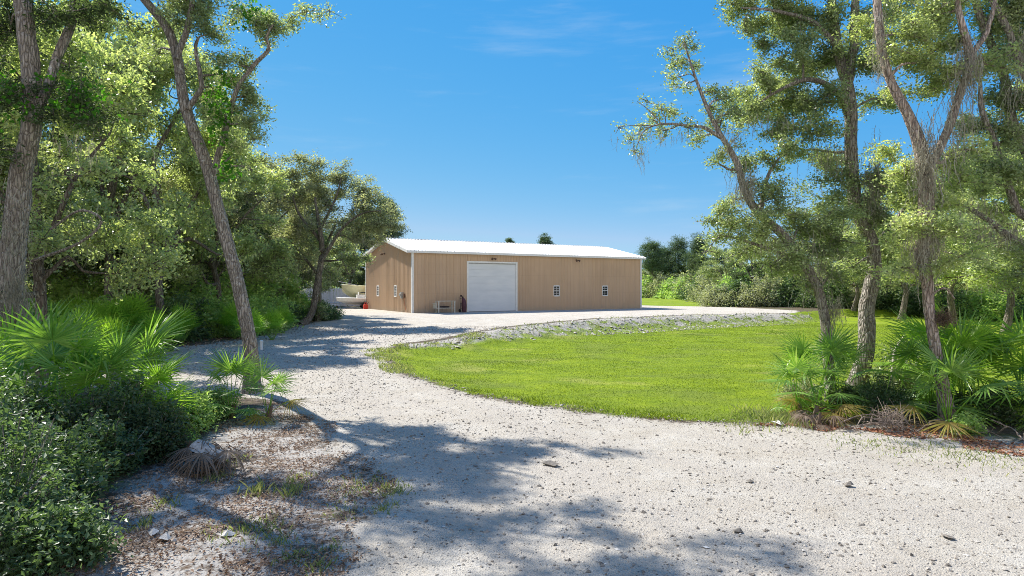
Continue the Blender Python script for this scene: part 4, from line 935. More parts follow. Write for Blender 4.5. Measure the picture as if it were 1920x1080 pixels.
# roadside oaks between the woods and the barn
x, y = at(578, 35.5); P0 = []
tree('oak_tree', 'grey-green oak with slanting bare trunk at the roadside bend before the barn', 'tree',
     [(base([np.array([-11.6, 35.0, 0])]+path([(585, 585), (597, 520), (604, 470), (598, 420), (590, 370)], 35.2, 35)), [.22, .2, .19, .17, .12, .06]),
      (path([(603, 490), (640, 430), (680, 400), (715, 395)], 35, 34.2), [.12, .10, .07, .03]), (path([(600, 450), (560, 400), (545, 350)], 35.2), [.11, .08, .04]),
      (path([(600, 430), (630, 370), (640, 330)], 35.4), [.1, .07, .03])],
     B([(590, 345, 1.2), (550, 330, 1.0), (620, 330, 1.1), (650, 350, 1.1), (560, 380, 1.1), (610, 385, 1.0, .8), (665, 385, 1.1), (695, 395, 1.0), (715, 415, .9), (735, 425, .6), (640, 420, 1.0, .9), (690, 430, .9), (665, 450, .7, .8), (715, 445, .55), (595, 310, .7), (550, 300, .7, .8), (580, 420, .7, .7), (735, 400, .5), (680, 365, .8), (640, 315, .5, .7), (700, 458, .4), (520, 380, .9, .8)], 35, 1.0),
     leaf='oak_grey', bark='bark_far', seed=31, L=.12, W=.06, dens=.36, near=False, per=12, tw=1.3, moss=[(*U(615, 400, 34.5), (1.6, .6, .5), 160, .9), (*U(690, 450, 34.5), (1.2, .5, .3), 90, .7)])
tree('oak_tree', 'darker upright oak just behind the slanting roadside oak', 'tree',
     [(base([np.array([-11.5, 37.5, 0])]+path([(598, 560), (600, 500), (612, 460), (630, 420)], 37.4, 37.4)), [.2, .18, .16, .12, .06]),
      (path([(600, 520), (560, 470), (530, 440)], 37.4), [.1, .08, .04])],
     B([(600, 450, .9), (640, 470, .9), (670, 490, .8), (560, 470, .9), (620, 510, .6, .8), (530, 450, 1.0), (600, 540, .7), (590, 580, .6), (500, 430, 1.1), (650, 440, .9), (500, 490, .9), (610, 590, .4), (690, 480, .5, .8)], 37.2, .8),
     leaf='oak', bark='bark_far', seed=32, L=.12, W=.06, dens=.34, near=False, per=12, tw=1.3, moss=[(*U(610, 500, 36.8), (1.2, .6, .5), 120, .9)])
for i, (px, d, pr, s, lb) in enumerate([
        (470, 38, P_C, 1.3, 'tall grey-green oak standing behind the leaning roadside trunk'),
        (520, 44, P_C, 1.3, 'rounded grey oak between the woods and the slanting roadside oak'),
        (560, 66, P_D, .95, 'dark oak showing above the white fence'),
        (650, 72, P_D, .95, 'dark oak rising behind the cream boat'),
        (505, 62, P_A, .9, 'pale green oak at the left end of the white fence'),
        (610, 78, P_B, 1.1, 'oak behind the middle of the white fence')]):
    x, y = at(px, d); place(pr, x, y, s, rp.uniform(0, 6.28), lb)
# pines
def pine(name, label, x, y, H, Wd, seed, n=26, low=.45, group=None):
    rg = np.random.default_rng(seed); z0 = zg(x, y); T = thing(name, label, 'pine', (x, y, z0), 0, group)
    tb = MB(); P = smooth_path([(0, 0, -.1), (.1, .05, H*.4), (-.05, .1, H*.75), (0, .05, H*.97)], .5); tb.tube(P, np.linspace(.16, .03, len(P)), 7, bark=.1)
    cb = MB()
    for i in range(n):
        h = low+(1-low)*(i/(n-1)); a = i*2.4+rg.uniform(-.4, .4); ln = Wd*(1.05-.75*((h-low)/(1-low))**1.6)*rg.uniform(.65, 1.1)
        A = np.array([0, .05, h*H]); E = A+np.array([math.cos(a)*ln, math.sin(a)*ln, ln*.22])
        tb.tube([A, (A+E)/2+[0, 0, .05], E], [.04, .03, .012], 4)
        q = rg.uniform(.35, 1.05, (7, 1)); C = A+(E-A)*q+rg.normal(0, .16*Wd, (7, 3)); cb.leaves(C, 90, .24*Wd/1.6, .34, .07, rg, up=.8, squash=.6)
    tb.build('trunk', M['bark_far'], T, smooth=True); cb.build('crown', M['pine'], T); return T
for (px, py, d, Wd, lb) in [(722, 378, 82, 2.3, 'dark pine top rising above the left gable of the barn'), (690, 400, 80, 2.2, 'dark pine beside the left gable, behind the grey-green oak'),
                        (957, 452, 100, 1.2, 'small pine top peeking over the barn roof, the left one'), (1022, 450, 95, 1.6, 'wider rounded pine top peeking over the barn roof, the right one'),
                        (1222, 458, 122, 3.0, 'pine nearest the right end of the barn'), (1272, 455, 126, 3.0, 'second pine from the right end of the barn'), (1311, 450, 120, 2.6, 'pointed dark pine above the bushes right of the barn'), (1245, 470, 128, 2.8, 'short pine between two taller ones right of the barn')]:
    x, y = at(px, d); pine('pine_tree', lb, x, y, CAMZ-(py-CY)/F*d-zg(x, y), Wd, int(px), low=.5 if px > 1100 else .6)

# right-hand woodland edge
RG = 'trees of the woodland edge behind the lawn'; RL = 'bushy tree in the woodland edge behind the lawn'
for (px, d, pr, s, sz) in [(1235, 128, P_D, 1.1, .8), (1285, 128, P_B, 1.15, .85), (1340, 105, P_D, 1.0, .85), (1262, 124, P_B, .9, .6), (1360, 78, P_B, .95, .9), (1318, 112, P_D, .95, .8), (1210, 130, P_B, 1.0, .7), (1420, 68, P_D, .85, .8), (1470, 72, P_B, 1.0, .95), (1530, 66, P_D, .85, .8), (1590, 64, P_B, .9, .85), (1650, 62, P_A, .9, .8), (1700, 60, P_B, .9, .9), (1770, 58, P_D, .95, .9),
                       (1840, 56, P_A, .9, .9), (1900, 54, P_C, .9, .9), (1980, 52, P_D, 1, 1), (2060, 50, P_B, 1, 1), (1400, 84, P_B, 1.0, .9), (1560, 80, P_A, 1.15, 1.1), (1660, 78, P_D, 1.15, 1.1), (1760, 74, P_C, 1.2, 1.2), (1870, 70, P_B, 1.3, 1.2), (1960, 68, P_A, 1.3, 1.2), (2080, 64, P_A, 1.3, 1.2), (2180, 52, P_D, 1.2, 1.2)]:
    x, y = at(px, d); place(pr, x, y, s, rp.uniform(0, 6.28), RL, RG, sz=sz)
for (px, d, pr, s, lb) in [(1790, 42, P_A, 1.3, 'bright green oak standing beyond the weeds right of the lawn'), (1885, 36, P_A, 1.2, 'sunlit oak between the right-hand palmettos and the woodland edge'), (1970, 28, P_B, 1.2, 'shady oak beyond the right-hand palmettos'), (2090, 22, P_A, 1.2, 'large oak beyond the right edge of the palmettos'),
        (1690, 52, P_A, 1.35, 'tall bright oak of the woodland edge, seen between the two thick trunks'), (1600, 58, P_B, 1.2, 'tall oak of the woodland edge, left of the thick straight trunk')]:
    x, y = at(px, d); place(pr, x, y, s, rp.uniform(0, 6.28), lb)
# background wall of woods a long way off
mb = MB(); rg = np.random.default_rng(4)
cx = []
for i in range(3600):
    a = math.radians(rg.uniform(-64, 64)); d = rg.uniform(130, 165)
    x, y = math.sin(a)*d, math.cos(a)*d; cx.append((x, y, rg.uniform(.02, 1)**.8*(9.5 if a < -.2 else 6.0)))
mb.leaves(np.array(cx), 26, 1.0, .9, .6, rg); far = mb.build('distant_trees', M['oak'])
tag(far, 'hazy line of far-off trees behind the woods', 'woods', kind='stuff')

# understorey shrubs: three kinds, then copies
SH = {}
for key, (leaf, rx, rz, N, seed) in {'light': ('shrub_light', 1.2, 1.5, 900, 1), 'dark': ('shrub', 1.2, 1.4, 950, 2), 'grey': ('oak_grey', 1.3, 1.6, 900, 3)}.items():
    SH[key] = shrub('shrub', 'x', 0, 0, rx, rz, N, 9, .11, .06, leaf, seed)
UG = 'shrubs of the undergrowth left of the road'; UL = 'leafy undergrowth shrub beneath the oaks left of the road'
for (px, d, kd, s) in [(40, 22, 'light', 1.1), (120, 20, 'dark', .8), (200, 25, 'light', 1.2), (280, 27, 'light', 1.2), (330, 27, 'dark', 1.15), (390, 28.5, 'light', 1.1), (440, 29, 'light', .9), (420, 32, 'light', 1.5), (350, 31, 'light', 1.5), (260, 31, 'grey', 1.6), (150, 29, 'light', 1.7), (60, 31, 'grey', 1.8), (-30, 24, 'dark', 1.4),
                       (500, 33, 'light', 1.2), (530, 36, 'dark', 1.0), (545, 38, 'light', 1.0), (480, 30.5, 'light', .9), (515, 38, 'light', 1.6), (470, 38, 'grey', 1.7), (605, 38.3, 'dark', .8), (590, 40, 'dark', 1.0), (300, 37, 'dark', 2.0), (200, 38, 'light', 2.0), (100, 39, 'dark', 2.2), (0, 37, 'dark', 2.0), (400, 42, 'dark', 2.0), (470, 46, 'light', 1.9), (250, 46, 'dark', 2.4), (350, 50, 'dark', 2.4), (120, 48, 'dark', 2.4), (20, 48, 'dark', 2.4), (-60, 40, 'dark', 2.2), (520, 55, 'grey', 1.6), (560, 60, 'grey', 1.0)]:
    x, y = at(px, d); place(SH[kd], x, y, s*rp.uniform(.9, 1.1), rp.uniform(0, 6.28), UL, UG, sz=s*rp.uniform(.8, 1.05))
EG = 'shrubs along the woodland edge behind the lawn'; EL = 'shrub along the woodland edge behind the lawn'
for (px, d, kd, s) in [(1215, 120, 'light', 2.4), (1240, 118, 'grey', 2.6), (1262, 114, 'light', 2.4), (1290, 108, 'light', 2.2), (1275, 116, 'dark', 2.4), (1312, 98, 'dark', 2.2), (1335, 84, 'grey', 2.2), (1385, 66, 'dark', 2.0), (1350, 66, 'grey', 1.6), (1430, 64, 'grey', 1.9), (1470, 64, 'dark', 2.0), (1520, 62, 'dark', 1.5), (1560, 61, 'dark', 1.7), (1610, 60, 'grey', 1.5), (1660, 59, 'dark', 1.5), (1710, 57, 'dark', 1.5), (1760, 56, 'light', 1.4), (1810, 54, 'dark', 1.5), (1850, 52, 'light', 1.5), (1900, 50, 'light', 1.3), (1950, 48, 'dark', 1.6), (2010, 46, 'grey', 1.7), (1400, 72, 'light', 2.4), (1500, 70, 'grey', 2.4), (1305, 108, 'grey', 3.0), (1640, 66, 'dark', 2.4), (1730, 64, 'dark', 2.4), (1830, 62, 'dark', 2.6), (1920, 58, 'dark', 2.5), (2080, 44, 'dark', 2)]:
    x, y = at(px, d); place(SH[kd], x, y, s*rp.uniform(.9, 1.1), rp.uniform(0, 6.28), EL, EG, sz=s*rp.uniform(.8, 1.0))

# ------------------------------------------------------------------ palmettos
pal = [(-6.05, 8.9, 1.12, 'gggb', 'tall palmetto at the centre of the big left clump'), (-7.0, 9.3, 1.2, 'ggb', 'tall palmetto beside the massive left trunk'),
       (-5.4, 8.7, 1.0, 'ggb', 'palmetto at the road side of the big left clump'), (-6.7, 8.1, .95, 'ggby', 'front palmetto of the big left clump'), (-5.9, 10.2, 1.1, 'gb', 'palmetto at the back of the big left clump'),
       (-7.9, 8.6, 1.1, 'gg', 'palmetto at the left edge below the massive trunk'), (-7.5, 10.6, 1.2, 'gb', 'palmetto behind the massive left trunk'), (-4.95, 9.3, .72, 'gb', 'small palmetto at the right tip of the big left clump')]
for i, (x, y, s, mx, lb) in enumerate(pal): palmetto(x-.3, y, s, mx, lb, n=13 if s > .9 else 9, seed=i+1)
palmetto(-4.85, 10.9, .68, 'ggb', 'small palmetto in front of the leaning oak, left of its pair', n=9, seed=20)
palmetto(-4.2, 10.85, .62, 'ggy', 'small palmetto in front of the leaning oak, right of its pair', n=9, seed=21)
palr = [(5.75, 11.9, .84, 'ggb', 'palmetto around the foot of the crooked mossy oak'), (5.15, 11.4, .66, 'gg', 'low palmetto at the left tip of the right-hand bed'), (6.5, 12.6, .72, 'g', 'dark palmetto at the foot of the thick straight oak'),
        (7.55, 11.4, .9, 'ggb', 'palmetto left of the forked ruddy trunk'), (8.0, 11.2, 1.05, 'ggb', 'tall palmetto right behind the forked ruddy trunk'), (9.0, 11.0, 1.12, 'gbb', 'tallest bright palmetto of the right-hand bed'), (8.5, 12.3, 1.1, 'gb', 'palmetto at the back of the right-hand bed'),
        (9.7, 10.3, 1.0, 'ggb', 'palmetto at the far right of the bed'), (7.05, 10.2, .80, 'ggyg', 'front palmetto with drooping yellow fronds'), (8.6, 9.9, .62, 'gg', 'small palmetto at the front right of the bed'), (10.4, 11.6, 1.2, 'gb', 'palmetto beyond the right edge of the bed')]
for i, (x, y, s, mx, lb) in enumerate(palr): palmetto(x, y, s, mx, lb, n=13 if s > .8 else 10, seed=i+40)
for i, (px, py, lb) in enumerate([(1535, 790, 'yellow and rust-brown palmetto at the left front of the right-hand bed')]):
    x, y = G(px, py); palmetto(x, y+.15, .62, 'yydd', lb, n=11, lean_lo=2, seed=60)
x, y = G(1545, 806); palmetto(x, y+.2, .4, 'dd', 'dead brown palmetto fan at the foot of the yellow one', n=6, lean_lo=4, seed=61)
x, y = G(400, 878); palmetto(x, y, .62, 'd', 'collapsed dead palmetto fronds beside the shrubs', n=7, lean_lo=4, seed=62, az=(150, 330))
x, y = G(350, 862); palmetto(x, y, .45, 'ydd', 'withered palmetto with one yellow frond beside the dead fans', n=6, lean_lo=4, seed=63, az=(-60, 160))
x, y = G(85, 830); palmetto(x, y, .7, 'd', 'dead brown fronds hanging beneath the big left clump', n=6, lean_lo=4, seed=64)
# old dead sheath, curled like bark
T = thing('palm_boot', 'curled pale brown dead palmetto base lying beside the dead fans', 'dead palm base', (*G(400, 880), zg(*G(400, 880))+.05), -.5)
mb = MB(); a = np.linspace(-1.2, 1.3, 9); st = np.linspace(0, 1, 10); vs = []
for s in st:
    for q in a: rr_ = .17*(1-.45*s)+.01*math.sin(q*9); vs.append((s*.62-.3, math.sin(q)*rr_, math.cos(q)*rr_*.9+.1-.08*s+.012*math.sin(q*14)))
mb.add(vs, [(i*9+j, i*9+j+1, i*9+10+j, i*9+9+j) for i in range(9) for j in range(8)]); mb.build('sheath', M['pale_stick'], T, smooth=True)
mb = MB(); rg = np.random.default_rng(3)
for i in range(26): a0 = rg.uniform(-1.2, 1.2); p = np.array([rg.uniform(-.3, .3), math.sin(a0)*.17, .1+math.cos(a0)*.15]); mb.tube([p, p+[rg.uniform(-.05, .15), rg.uniform(-.1, .1), -.05], p+[rg.uniform(-.05, .3), math.copysign(.1, a0), -.2]], [.006, .005, .002], 4, r=rg.uniform(.4, 1))
mb.build('fibres', M['frond_dead'], T)
# sunlit palmettos in the woods, small in the picture: fronds kept as one crown
mb = MB(); rg = np.random.default_rng(12)
def frond_fan(mb, c, d, rad, rg):
    d = d/np.linalg.norm(d); s0 = np.cross(d, [0, 0, 1.]); s0 /= np.linalg.norm(s0); n0 = np.cross(s0, d); vs = []; f = []
    for i in range(14):
        th = (-1+2*(i+.5)/14)*2.1; e = d*math.cos(th)+s0*math.sin(th)+n0*.25; b = np.cross(e, n0); b /= np.linalg.norm(b)
        e = e*rad*rg.uniform(.85, 1.05); o = len(vs); vs += [c, c+e*.45+b*.035*rad, c+e-np.array([0, 0, .12*rad]), c+e*.45-b*.035*rad]; f.append((o, o+1, o+2, o+3))
    mb.add(vs, f, rg.uniform(.2, 1))
for i in range(26):
    a = i*2.4; ln = rg.uniform(.2, 1); c = np.array([math.cos(a)*.45*ln, math.sin(a)*.45*ln, .5+.55*(1-ln)+rg.uniform(0, .3)]); frond_fan(mb, c, np.array([math.cos(a)*ln, math.sin(a)*ln, 1.0-ln*.6]), .6, rg)
st = MB()
for i in range(10): a = i*.63; st.tube([(0, 0, 0), (math.cos(a)*.2, math.sin(a)*.2, .35), (math.cos(a)*.4, math.sin(a)*.4, .7)], .012, 4)
PW = thing('palmetto', 'x', 'palmetto'); mb.build('fronds', M['frond_bright'], PW); st.build('stalks', M['frond'], PW)
PG = 'palmettos in the sunny undergrowth left of the road'; PL = 'sunlit palmetto in the undergrowth beyond the big left clump'
for (px, py, s) in [(60, 632, 1.3), (100, 640, 1.2), (140, 628, 1.3), (175, 640, 1.2), (215, 636, 1.3), (250, 632, 1.4), (190, 622, 1.3), (120, 615, 1.3), (290, 645, 1.0), (80, 605, 1.4), (230, 612, 1.3), (320, 640, .9), (300, 620, 1.2), (340, 628, 1.1), (470, 630, 1.0), (510, 622, .9), (530, 612, .9), (20, 625, 1.3), (440, 620, 1.1), (155, 660, 1.1), (95, 665, 1.1), (210, 660, 1.0)]:
    x, y = G(px, py+18); place(PW, x, y, s, rp.uniform(0, 6.28), PL, PG)

# ------------------------------------------------------------------ foreground shrubs and small plants
for i, (px, py, rx, rz, N, lf, lb) in enumerate([
        (-5, 1045, .7, .95, 1300, 'shrub', 'dark leafy shrub in the bottom left corner'), (65, 965, .55, .72, 1000, 'shrub', 'bushy shrub between the corner shrub and the palmettos'),
        (-60, 960, .8, 1.15, 1500, 'shrub', 'tall shrub at the left edge below the palmettos'), (190, 900, .5, .58, 900, 'shrub', 'low shrub in front of the big left palmettos'), (20, 880, .7, 1.0, 1200, 'shrub', 'shrub under the left edge palmetto'),
        (150, 880, .6, .9, 1100, 'oak_dark', 'grey-green shrub at the feet of the left palmettos'), (285, 862, .42, .55, 800, 'oak_dark', 'small shrub beside the dead palmetto fans'), (250, 850, .6, .85, 1000, 'shrub', 'shrub beneath the tall palmetto fronds'),
        (340, 810, .5, .55, 800, 'shrub_light', 'yellow-green shrub between the two left palmetto clumps'), (105, 1075, .32, .42, 500, 'shrub', 'small shrub at the bottom edge next to the leaf litter'), (390, 790, .4, .4, 500, 'shrub_light', 'low bright shrub behind the dead palmetto base')]):
    x, y = G(px, py); shrub('shrub', lb, x, y, rx, rz, N, 8, .05, .025, lf, 100+i)
for i, (px, py, rx, rz, N, lf, lb) in enumerate([
        (1655, 775, .5, .55, 800, 'shrub', 'dark shrub at the foot of the thick straight oak'), (1690, 740, .55, .95, 900, 'oak', 'pale green leafy shrub between the two right-hand trunks'), (1600, 765, .42, .42, 500, 'oak_dark', 'small shrub between the palmettos right of the mossy oak'),
        (1500, 760, .35, .5, 500, 'oak_grey', 'greyish shrub behind the left tip of the right-hand bed'), (1850, 790, .6, .5, 800, 'oak_dark', 'shady shrub under the right-hand palmettos'), (1812, 812, .16, .2, 220, 'shrub_light', 'small lime green plant at the edge of the right-hand bed'), (1545, 660, .5, .6, 260, 'oak', 'thin sapling leaves around the mossy oak trunk')]):
    x, y = G(px, py); shrub('shrub', lb, x, y, rx, rz, N, 8, .045, .021, lf, 130+i)
# rosette of the light green plant, fallen sticks, snag
sticks = [((1560, 800), (1690, 795), 0, .3), ((1590, 805), (1730, 812), .05, .2), ((1640, 790), (1600, 815), .1, .25), ((1720, 812), (1800, 805), .04, .3), ((1870, 815), (1930, 838), .05, .35), ((1760, 800), (1880, 822), .08, .3), ((1620, 800), (1680, 815), .02, .15), ((1840, 812), (1790, 822), .03, .2)]
for i, (a, b, z0, hh) in enumerate(sticks):
    p0 = G(*a); p1 = G(*b); A = np.array([*p0, zg(*p0)+.01+z0*.3]); Bq = np.array([*p1, zg(*p1)+.02]); mid = (A+Bq)/2+np.array([0, .05, hh*.5])
    T = thing('fallen_branch', ['long low branch lying left of the twig tangle', 'long branch lying across the front of the twig tangle', 'short branch crossing under the twig tangle', 'thin branch between the twig tangle and the lime green plant', 'forked branch at the far right end of the bed', 'longest branch reaching past the lime green plant to the right',
                             'smallest branch at the left end of the fallen branches', 'short branch beside the lime green plant'][i], 'branch', tuple(A), 0, 'fallen branches along the right-hand bed')
    mb = MB(); P = smooth_path([A, mid, Bq], .06); mb.tube(P, np.linspace(.016, .005, len(P)), 6, bark=.2)
    rg = np.random.default_rng(i)
    for q in range(5):
        s_ = P[int(rg.uniform(.2, .9)*len(P))]; e = s_+rg.normal(0, .14, 3)*[1, .6, .7]+[0, 0, .1]; mb.tube([s_, (s_+e)/2+rg.normal(0, .02, 3), e], [.006, .005, .002], 4)
    mb.build('branch', M['stick'], T, A, smooth=True)
T = thing('dead_snag', 'bleached leaning dead stub between the two right-hand trunks', 'dead branch', tuple(U(1668, 730, 13.0)*[1, 1, 0]+[0, 0, zg(*U(1668, 730, 13.0)[:2])]))
P = smooth_path([U(1668, 735, 13), U(1675, 690, 13), U(1680, 655, 13), U(1698, 628, 13)], .06); mb = MB(); mb.tube(P, np.linspace(.06, .025, len(P)), 9, bark=.25); mb.tube([P[-6], P[-6]+[.1, 0, .03], P[-6]+[.19, 0, .12]], [.03, .022, .008], 6)
mb.build('wood', M['pale_stick'], T, np.array(T.location), smooth=True)
T = thing('twig_tangle', 'ball of thin dry twigs lying under the right-hand shrubs', 'twigs', (*G(1672, 806), zg(*G(1672, 806))+.02)); mb = MB(); rg = np.random.default_rng(8)
for i in range(120):
    c = rg.normal(0, 1, 3); c /= np.linalg.norm(c); c = c*[.22, .18, .14]*rg.uniform(.5, 1)+[0, 0, .15]; d = rg.normal(0, .12, 3); e = rg.normal(0, .06, 3)
    c[2] = max(c[2], .01); mb.tube([c-d, c+e*.6, c+d], [.003, .004, .002], 4)
mb.build('twigs', M['stick'], T)

# ------------------------------------------------------------------ ground cover: uncountable stuff
def scatter(n, box, cond, rg):
    x = rg.uniform(box[0], box[1], n*3); u = rg.uniform(0, 1, n*3); y = box[2]*(box[3]/box[2])**u        # denser close by
    k_ = cond(x, y); return x[k_][:n], y[k_][:n]
rg = np.random.default_rng(21)
def polyball(mb, x, y, z, s, rg, r):
    """many small faceted stones at once"""
    n = len(x); base_ = np.array([(0,0,1),(.9,0,.15),(.3,.85,.1),(-.75,.5,.2),(-.7,-.55,.1),(.35,-.85,.15),(.1,.1,-.6)], float)
    tri = np.array([(0,1,2),(0,2,3),(0,3,4),(0,4,5),(0,5,1),(6,2,1),(6,3,2),(6,4,3),(6,5,4),(6,1,5)])
    a = rg.uniform(0, 6.28, n); J = base_[None]+rg.normal(0, .18, (n, 7, 3)); sc = s[:, None]*np.stack([rg.uniform(.7, 1.5, n), rg.uniform(.7, 1.3, n), rg.uniform(.45, .9, n)], 1)
    J = J*sc[:, None]; ca, sa = np.cos(a)[:, None], np.sin(a)[:, None]
    Vx = J[..., 0]*ca-J[..., 1]*sa+x[:, None]; Vy = J[..., 0]*sa+J[..., 1]*ca+y[:, None]; Vz = J[..., 2]+z[:, None]
    V = np.stack([Vx, Vy, Vz], -1).reshape(-1, 3); f = (np.arange(n)[:, None, None]*7+tri[None]).reshape(-1, 3)
    mb.add(V, f, np.repeat(r, 10))
din = lambda x, y: sdf(drive_poly, x, y) > -.3
x, y = scatter(70000, (-14, 17, 3.4, 34), din, rg); mb = MB()
dens_ = noise(x*.5, y*.5)+noise(x*1.7, y*1.7)*.6+rg.normal(0, .5, len(x)); k_ = dens_ > -.5; x, y = x[k_], y[k_]
s = .004+.019*rg.random(len(x))**5.5+.0011*np.maximum(0, y-5)*rg.random(len(x))**2
polyball(mb, x, y, zground(x, y)+s*.15, s, rg, np.clip(rg.normal(.36, .28, len(x)), 0, 1))
tag(mb.build('gravel', M['stone']), 'loose shell-rock gravel strewn over the road', 'gravel', kind='stuff')
# road-edge berm stones along the lawn
mb = MB(); x, y = scatter(7000, (-6, 16, 9, 34), lambda x, y: (sdf(drive_poly, x, y) > -.35) & (sdf(drive_poly, x, y) < .3+.0*x) & (sdf(lawn_poly, x, y) > -.6), rg)
s = .012+.025*rg.random(len(x))**3; polyball(mb, x, y, zground(x, y)+s*.2, s, rg, np.clip(rg.normal(.4, .22, len(x)), 0, 1))
x, y = scatter(7000, (-5, 26, 22, 54), lambda x, y: sdf(bank_poly, x, y)+.5*noise(x*.9, y*.9) > 0, rg)
s = .025+.075*rg.random(len(x))**4; polyball(mb, x, y, zground(x, y)+s*.2, s, rg, np.clip(rg.normal(.66, .22, len(x)), 0, 1))
tag(mb.build('rubble', M['stone']), 'broken grey rock along the edge between road and lawn', 'rubble', kind='stuff')
for i, (px, py, s, lb) in enumerate([(310, 1018, .07, 'white limestone rock on the litter near the bottom left'), (288, 1008, .05, 'small white rock left of the larger white one'), (425, 1012, .06, 'white rock beside the grass tufts at lower left'), (326, 1024, .04, 'smallest of the white rocks at lower left'),
                                 (1408, 905, .05, 'dark rock on the open gravel, the largest at centre right'), (1384, 1000, .05, 'upright dark rock on the gravel at lower right'), (1590, 912, .055, 'flat dark rock in the middle of the gravel'), (1460, 800, .12, 'pale flat rock at the left end of the leaf litter'), (1775, 1008, .05, 'dark pointed rock on the gravel at lower right corner'), (1030, 872, .08, 'dark clod at the end of the tree shadow')]):
    x, y = G(px, py); T = thing('rock', lb, 'rock', (x, y, zg(x, y))); mb = MB(); polyball(mb, np.array([0.]), np.array([0.]), np.array([s*.3]), np.array([s]), rg, np.array([.95 if i in (0, 1, 2, 3, 7) else .15])); mb.build('stone', M['stone'], T)

# lawn blades
def blades(mb, x, y, h, wd, rg, lean=.5, rv=None):
    n = len(x); z = zground(x, y); a = rg.uniform(0, 6.28, n); d = np.stack([np.cos(a), np.sin(a), 0*a], 1); b2 = rg.uniform(0, 6.28, n); ln = np.stack([np.cos(b2), np.sin(b2), 0*a], 1)*(h*lean*rg.uniform(.2, 1.2, n))[:, None]
    P = np.stack([x, y, z-.005], 1); V = np.stack([P-d*wd[:, None], P+d*wd[:, None], P+ln*.4+d*wd[:, None]*.7+np.array([0, 0, 1])*(h*.6)[:, None], P+ln+np.array([0, 0, 1])*h[:, None]], 1)
    mb.add(V.reshape(-1, 3), np.arange(n*4).reshape(-1, 4), np.clip(rg.normal(.45, .25, n), 0, 1) if rv is None else rv)
mb = MB(); x, y = scatter(230000, (-6, 26, 9.5, 46), lambda x, y: (sdf(lawn_poly, x, y)+.35*noise(x*2.2, y*2.2) > .0) & ((sdf(bank_poly, x, y) < 0) | (noise(x*1.3, y*1.3) > .2)), rg)
h = (.009+.014*rg.random(len(x)))*(1+.5*noise(x*.8, y*.8)); sl2 = sdf(lawn_poly, x, y); h = h*(1+1.6*np.exp(-(np.maximum(sl2, 0)/.7)**2)*(y < 16)); h = np.maximum(h, .012)
blades(mb, x, y, h*(1+.02*y), .0028+.00030*y+0*x, rg, 1.0); tag(mb.build('lawn_grass', M['grass']), 'short bright green mown grass on the hollow lawn', 'grass', kind='stuff')
# tufts on verges, bank and bed
mb = MB(); cx_ = []; rg2 = np.random.default_rng(5)
def tuft(px, py, n, sp, hh): 
    c = G(px, py); return np.array(c[0])+rg2.normal(0, sp, n), np.array(c[1])+rg2.normal(0, sp*1.3, n), hh*rg2.uniform(.4, 1.2, n)
for (px, py, n, sp, hh) in [(740, 922, 150, .10, .07), (690, 905, 120, .14, .06), (660, 925, 90, .12, .06), (720, 955, 80, .08, .06), (540, 930, 60, .08, .13), (480, 930, 50, .08, .13), (490, 1000, 120, .12, .08), (440, 1000, 90, .12, .07), (560, 1050, 120, .08, .06), (620, 1030, 60, .06, .05), (520, 1020, 80, .08, .06),
                        (640, 960, 90, .12, .05), (260, 990, 40, .06, .1), (300, 950, 60, .1, .08), (1620, 835, 160, .25, .05), (1700, 838, 260, .4, .05), (1780, 845, 260, .4, .05), (1860, 860, 200, .3, .06), (1400, 795, 260, .3, .09), (1460, 790, 300, .25, .16), (1430, 780, 260, .3, .14), (410, 900, 70, .08, .09), (600, 1070, 70, .07, .07), (430, 870, 60, .1, .1), (560, 905, 60, .1, .07)]:
    cx_.append(tuft(px, py, n, sp, hh))
x = np.concatenate([c[0] for c in cx_]); y = np.concatenate([c[1] for c in cx_]); h = np.concatenate([c[2] for c in cx_])
x2, y2 = scatter(9000, (-5, 26, 22, 55), lambda x, y: (sdf(bank_poly, x, y) > -.3) & (noise(x*.8+3, y*.8)+.25*sdf(lawn_poly, x, y) > .12), rg2)
x3, y3 = scatter(9000, (-3, 12, 9, 20), lambda x, y: (np.abs(sdf(lawn_poly, x, y)) < .25) & (noise(x*1.5, y*1.5) > -.1), rg2)
x4, y4 = scatter(9000, (-6, 0, 17, 30), lambda x, y: (np.abs(sdf(lawn_poly, x, y)) < .5) & (noise(x*1.2, y*1.2+8) > -.2), rg2)
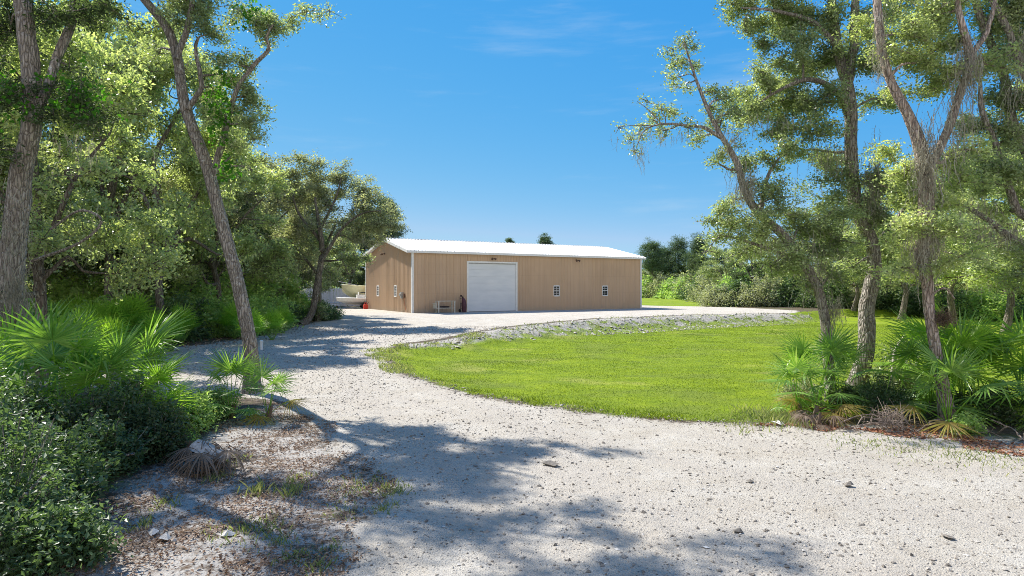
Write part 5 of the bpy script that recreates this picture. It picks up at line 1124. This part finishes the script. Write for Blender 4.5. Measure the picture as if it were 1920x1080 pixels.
x = np.concatenate([x, x2, x3, x4]); y = np.concatenate([y, y2, y3, y4]); h = np.concatenate([h, .10*rg2.uniform(.4, 1.6, len(x2)), .09*rg2.uniform(.3, 1.3, len(x3)), .10*rg2.uniform(.3, 1.3, len(x4))])
blades(mb, x, y, h, .003+.0004*y, rg2, .8); tag(mb.build('weeds', M['weed']), 'straggly weeds and grass tufts on the verges', 'weeds', kind='stuff')
# leaf litter
def litter(nm, n, poly, mat, lb, thr, rg, size=.032, box=(-9, 14, 3.3, 16), grow=0.0):
    x, y = scatter(n, box, lambda x, y: (sdf(poly, x, y)+grow+.35*noise(x*2, y*2) > 0) & (noise(x*2.3, y*2.3+5)+.5*rg.normal(0, 1, len(x)) > thr), rg)
    z = zground(x, y)+.008; mb = MB(); n = len(x); a = rg.normal(0, 1, (n, 3)); a[:, 2] *= .35; a /= np.linalg.norm(a, axis=1)[:, None]
    up = np.stack([rg.normal(0, .45, n), rg.normal(0, .45, n), np.ones(n)], 1); b = np.cross(up, a); b /= np.linalg.norm(b, axis=1)[:, None]; L = size*rg.uniform(.6, 1.4, n)[:, None]; P = np.stack([x, y, z+rg.uniform(0, .012, n)], 1)
    V = np.stack([P-a*L, P+b*L*.42+[0, 0, .006], P+a*L, P-b*L*.42+[0, 0, .006]], 1).reshape(-1, 3); mb.add(V, np.arange(n*4).reshape(-1, 4), rg.random(n))
    tag(mb.build(nm, M[mat]), lb, 'leaf litter', kind='stuff')
litter('leaf_litter', 19000, bed_l, 'litter', 'brown dead leaves on the verge in front of the left shrubs', -.2, rg2, .021, box=(-6, -1, 3.3, 13), grow=.1)
litter('red_leaf_litter', 20000, bed_r, 'litter_red', 'rusty red dead leaves along the right-hand bed', -.35, rg2, .03, box=(4, 14, 8.5, 13.5), grow=-.05)
wood_poly = [(-40, 24.6), G(330, 655), G(450, 643), G(560, 622), (-11.5, 38.5), (-16, 46), (-45, 60)]
litter('woodland_litter', 12000, wood_poly, 'litter', 'dead leaves under the woods left of the road', -.4, rg2, .06, box=(-30, -9, 22, 45), grow=.2)
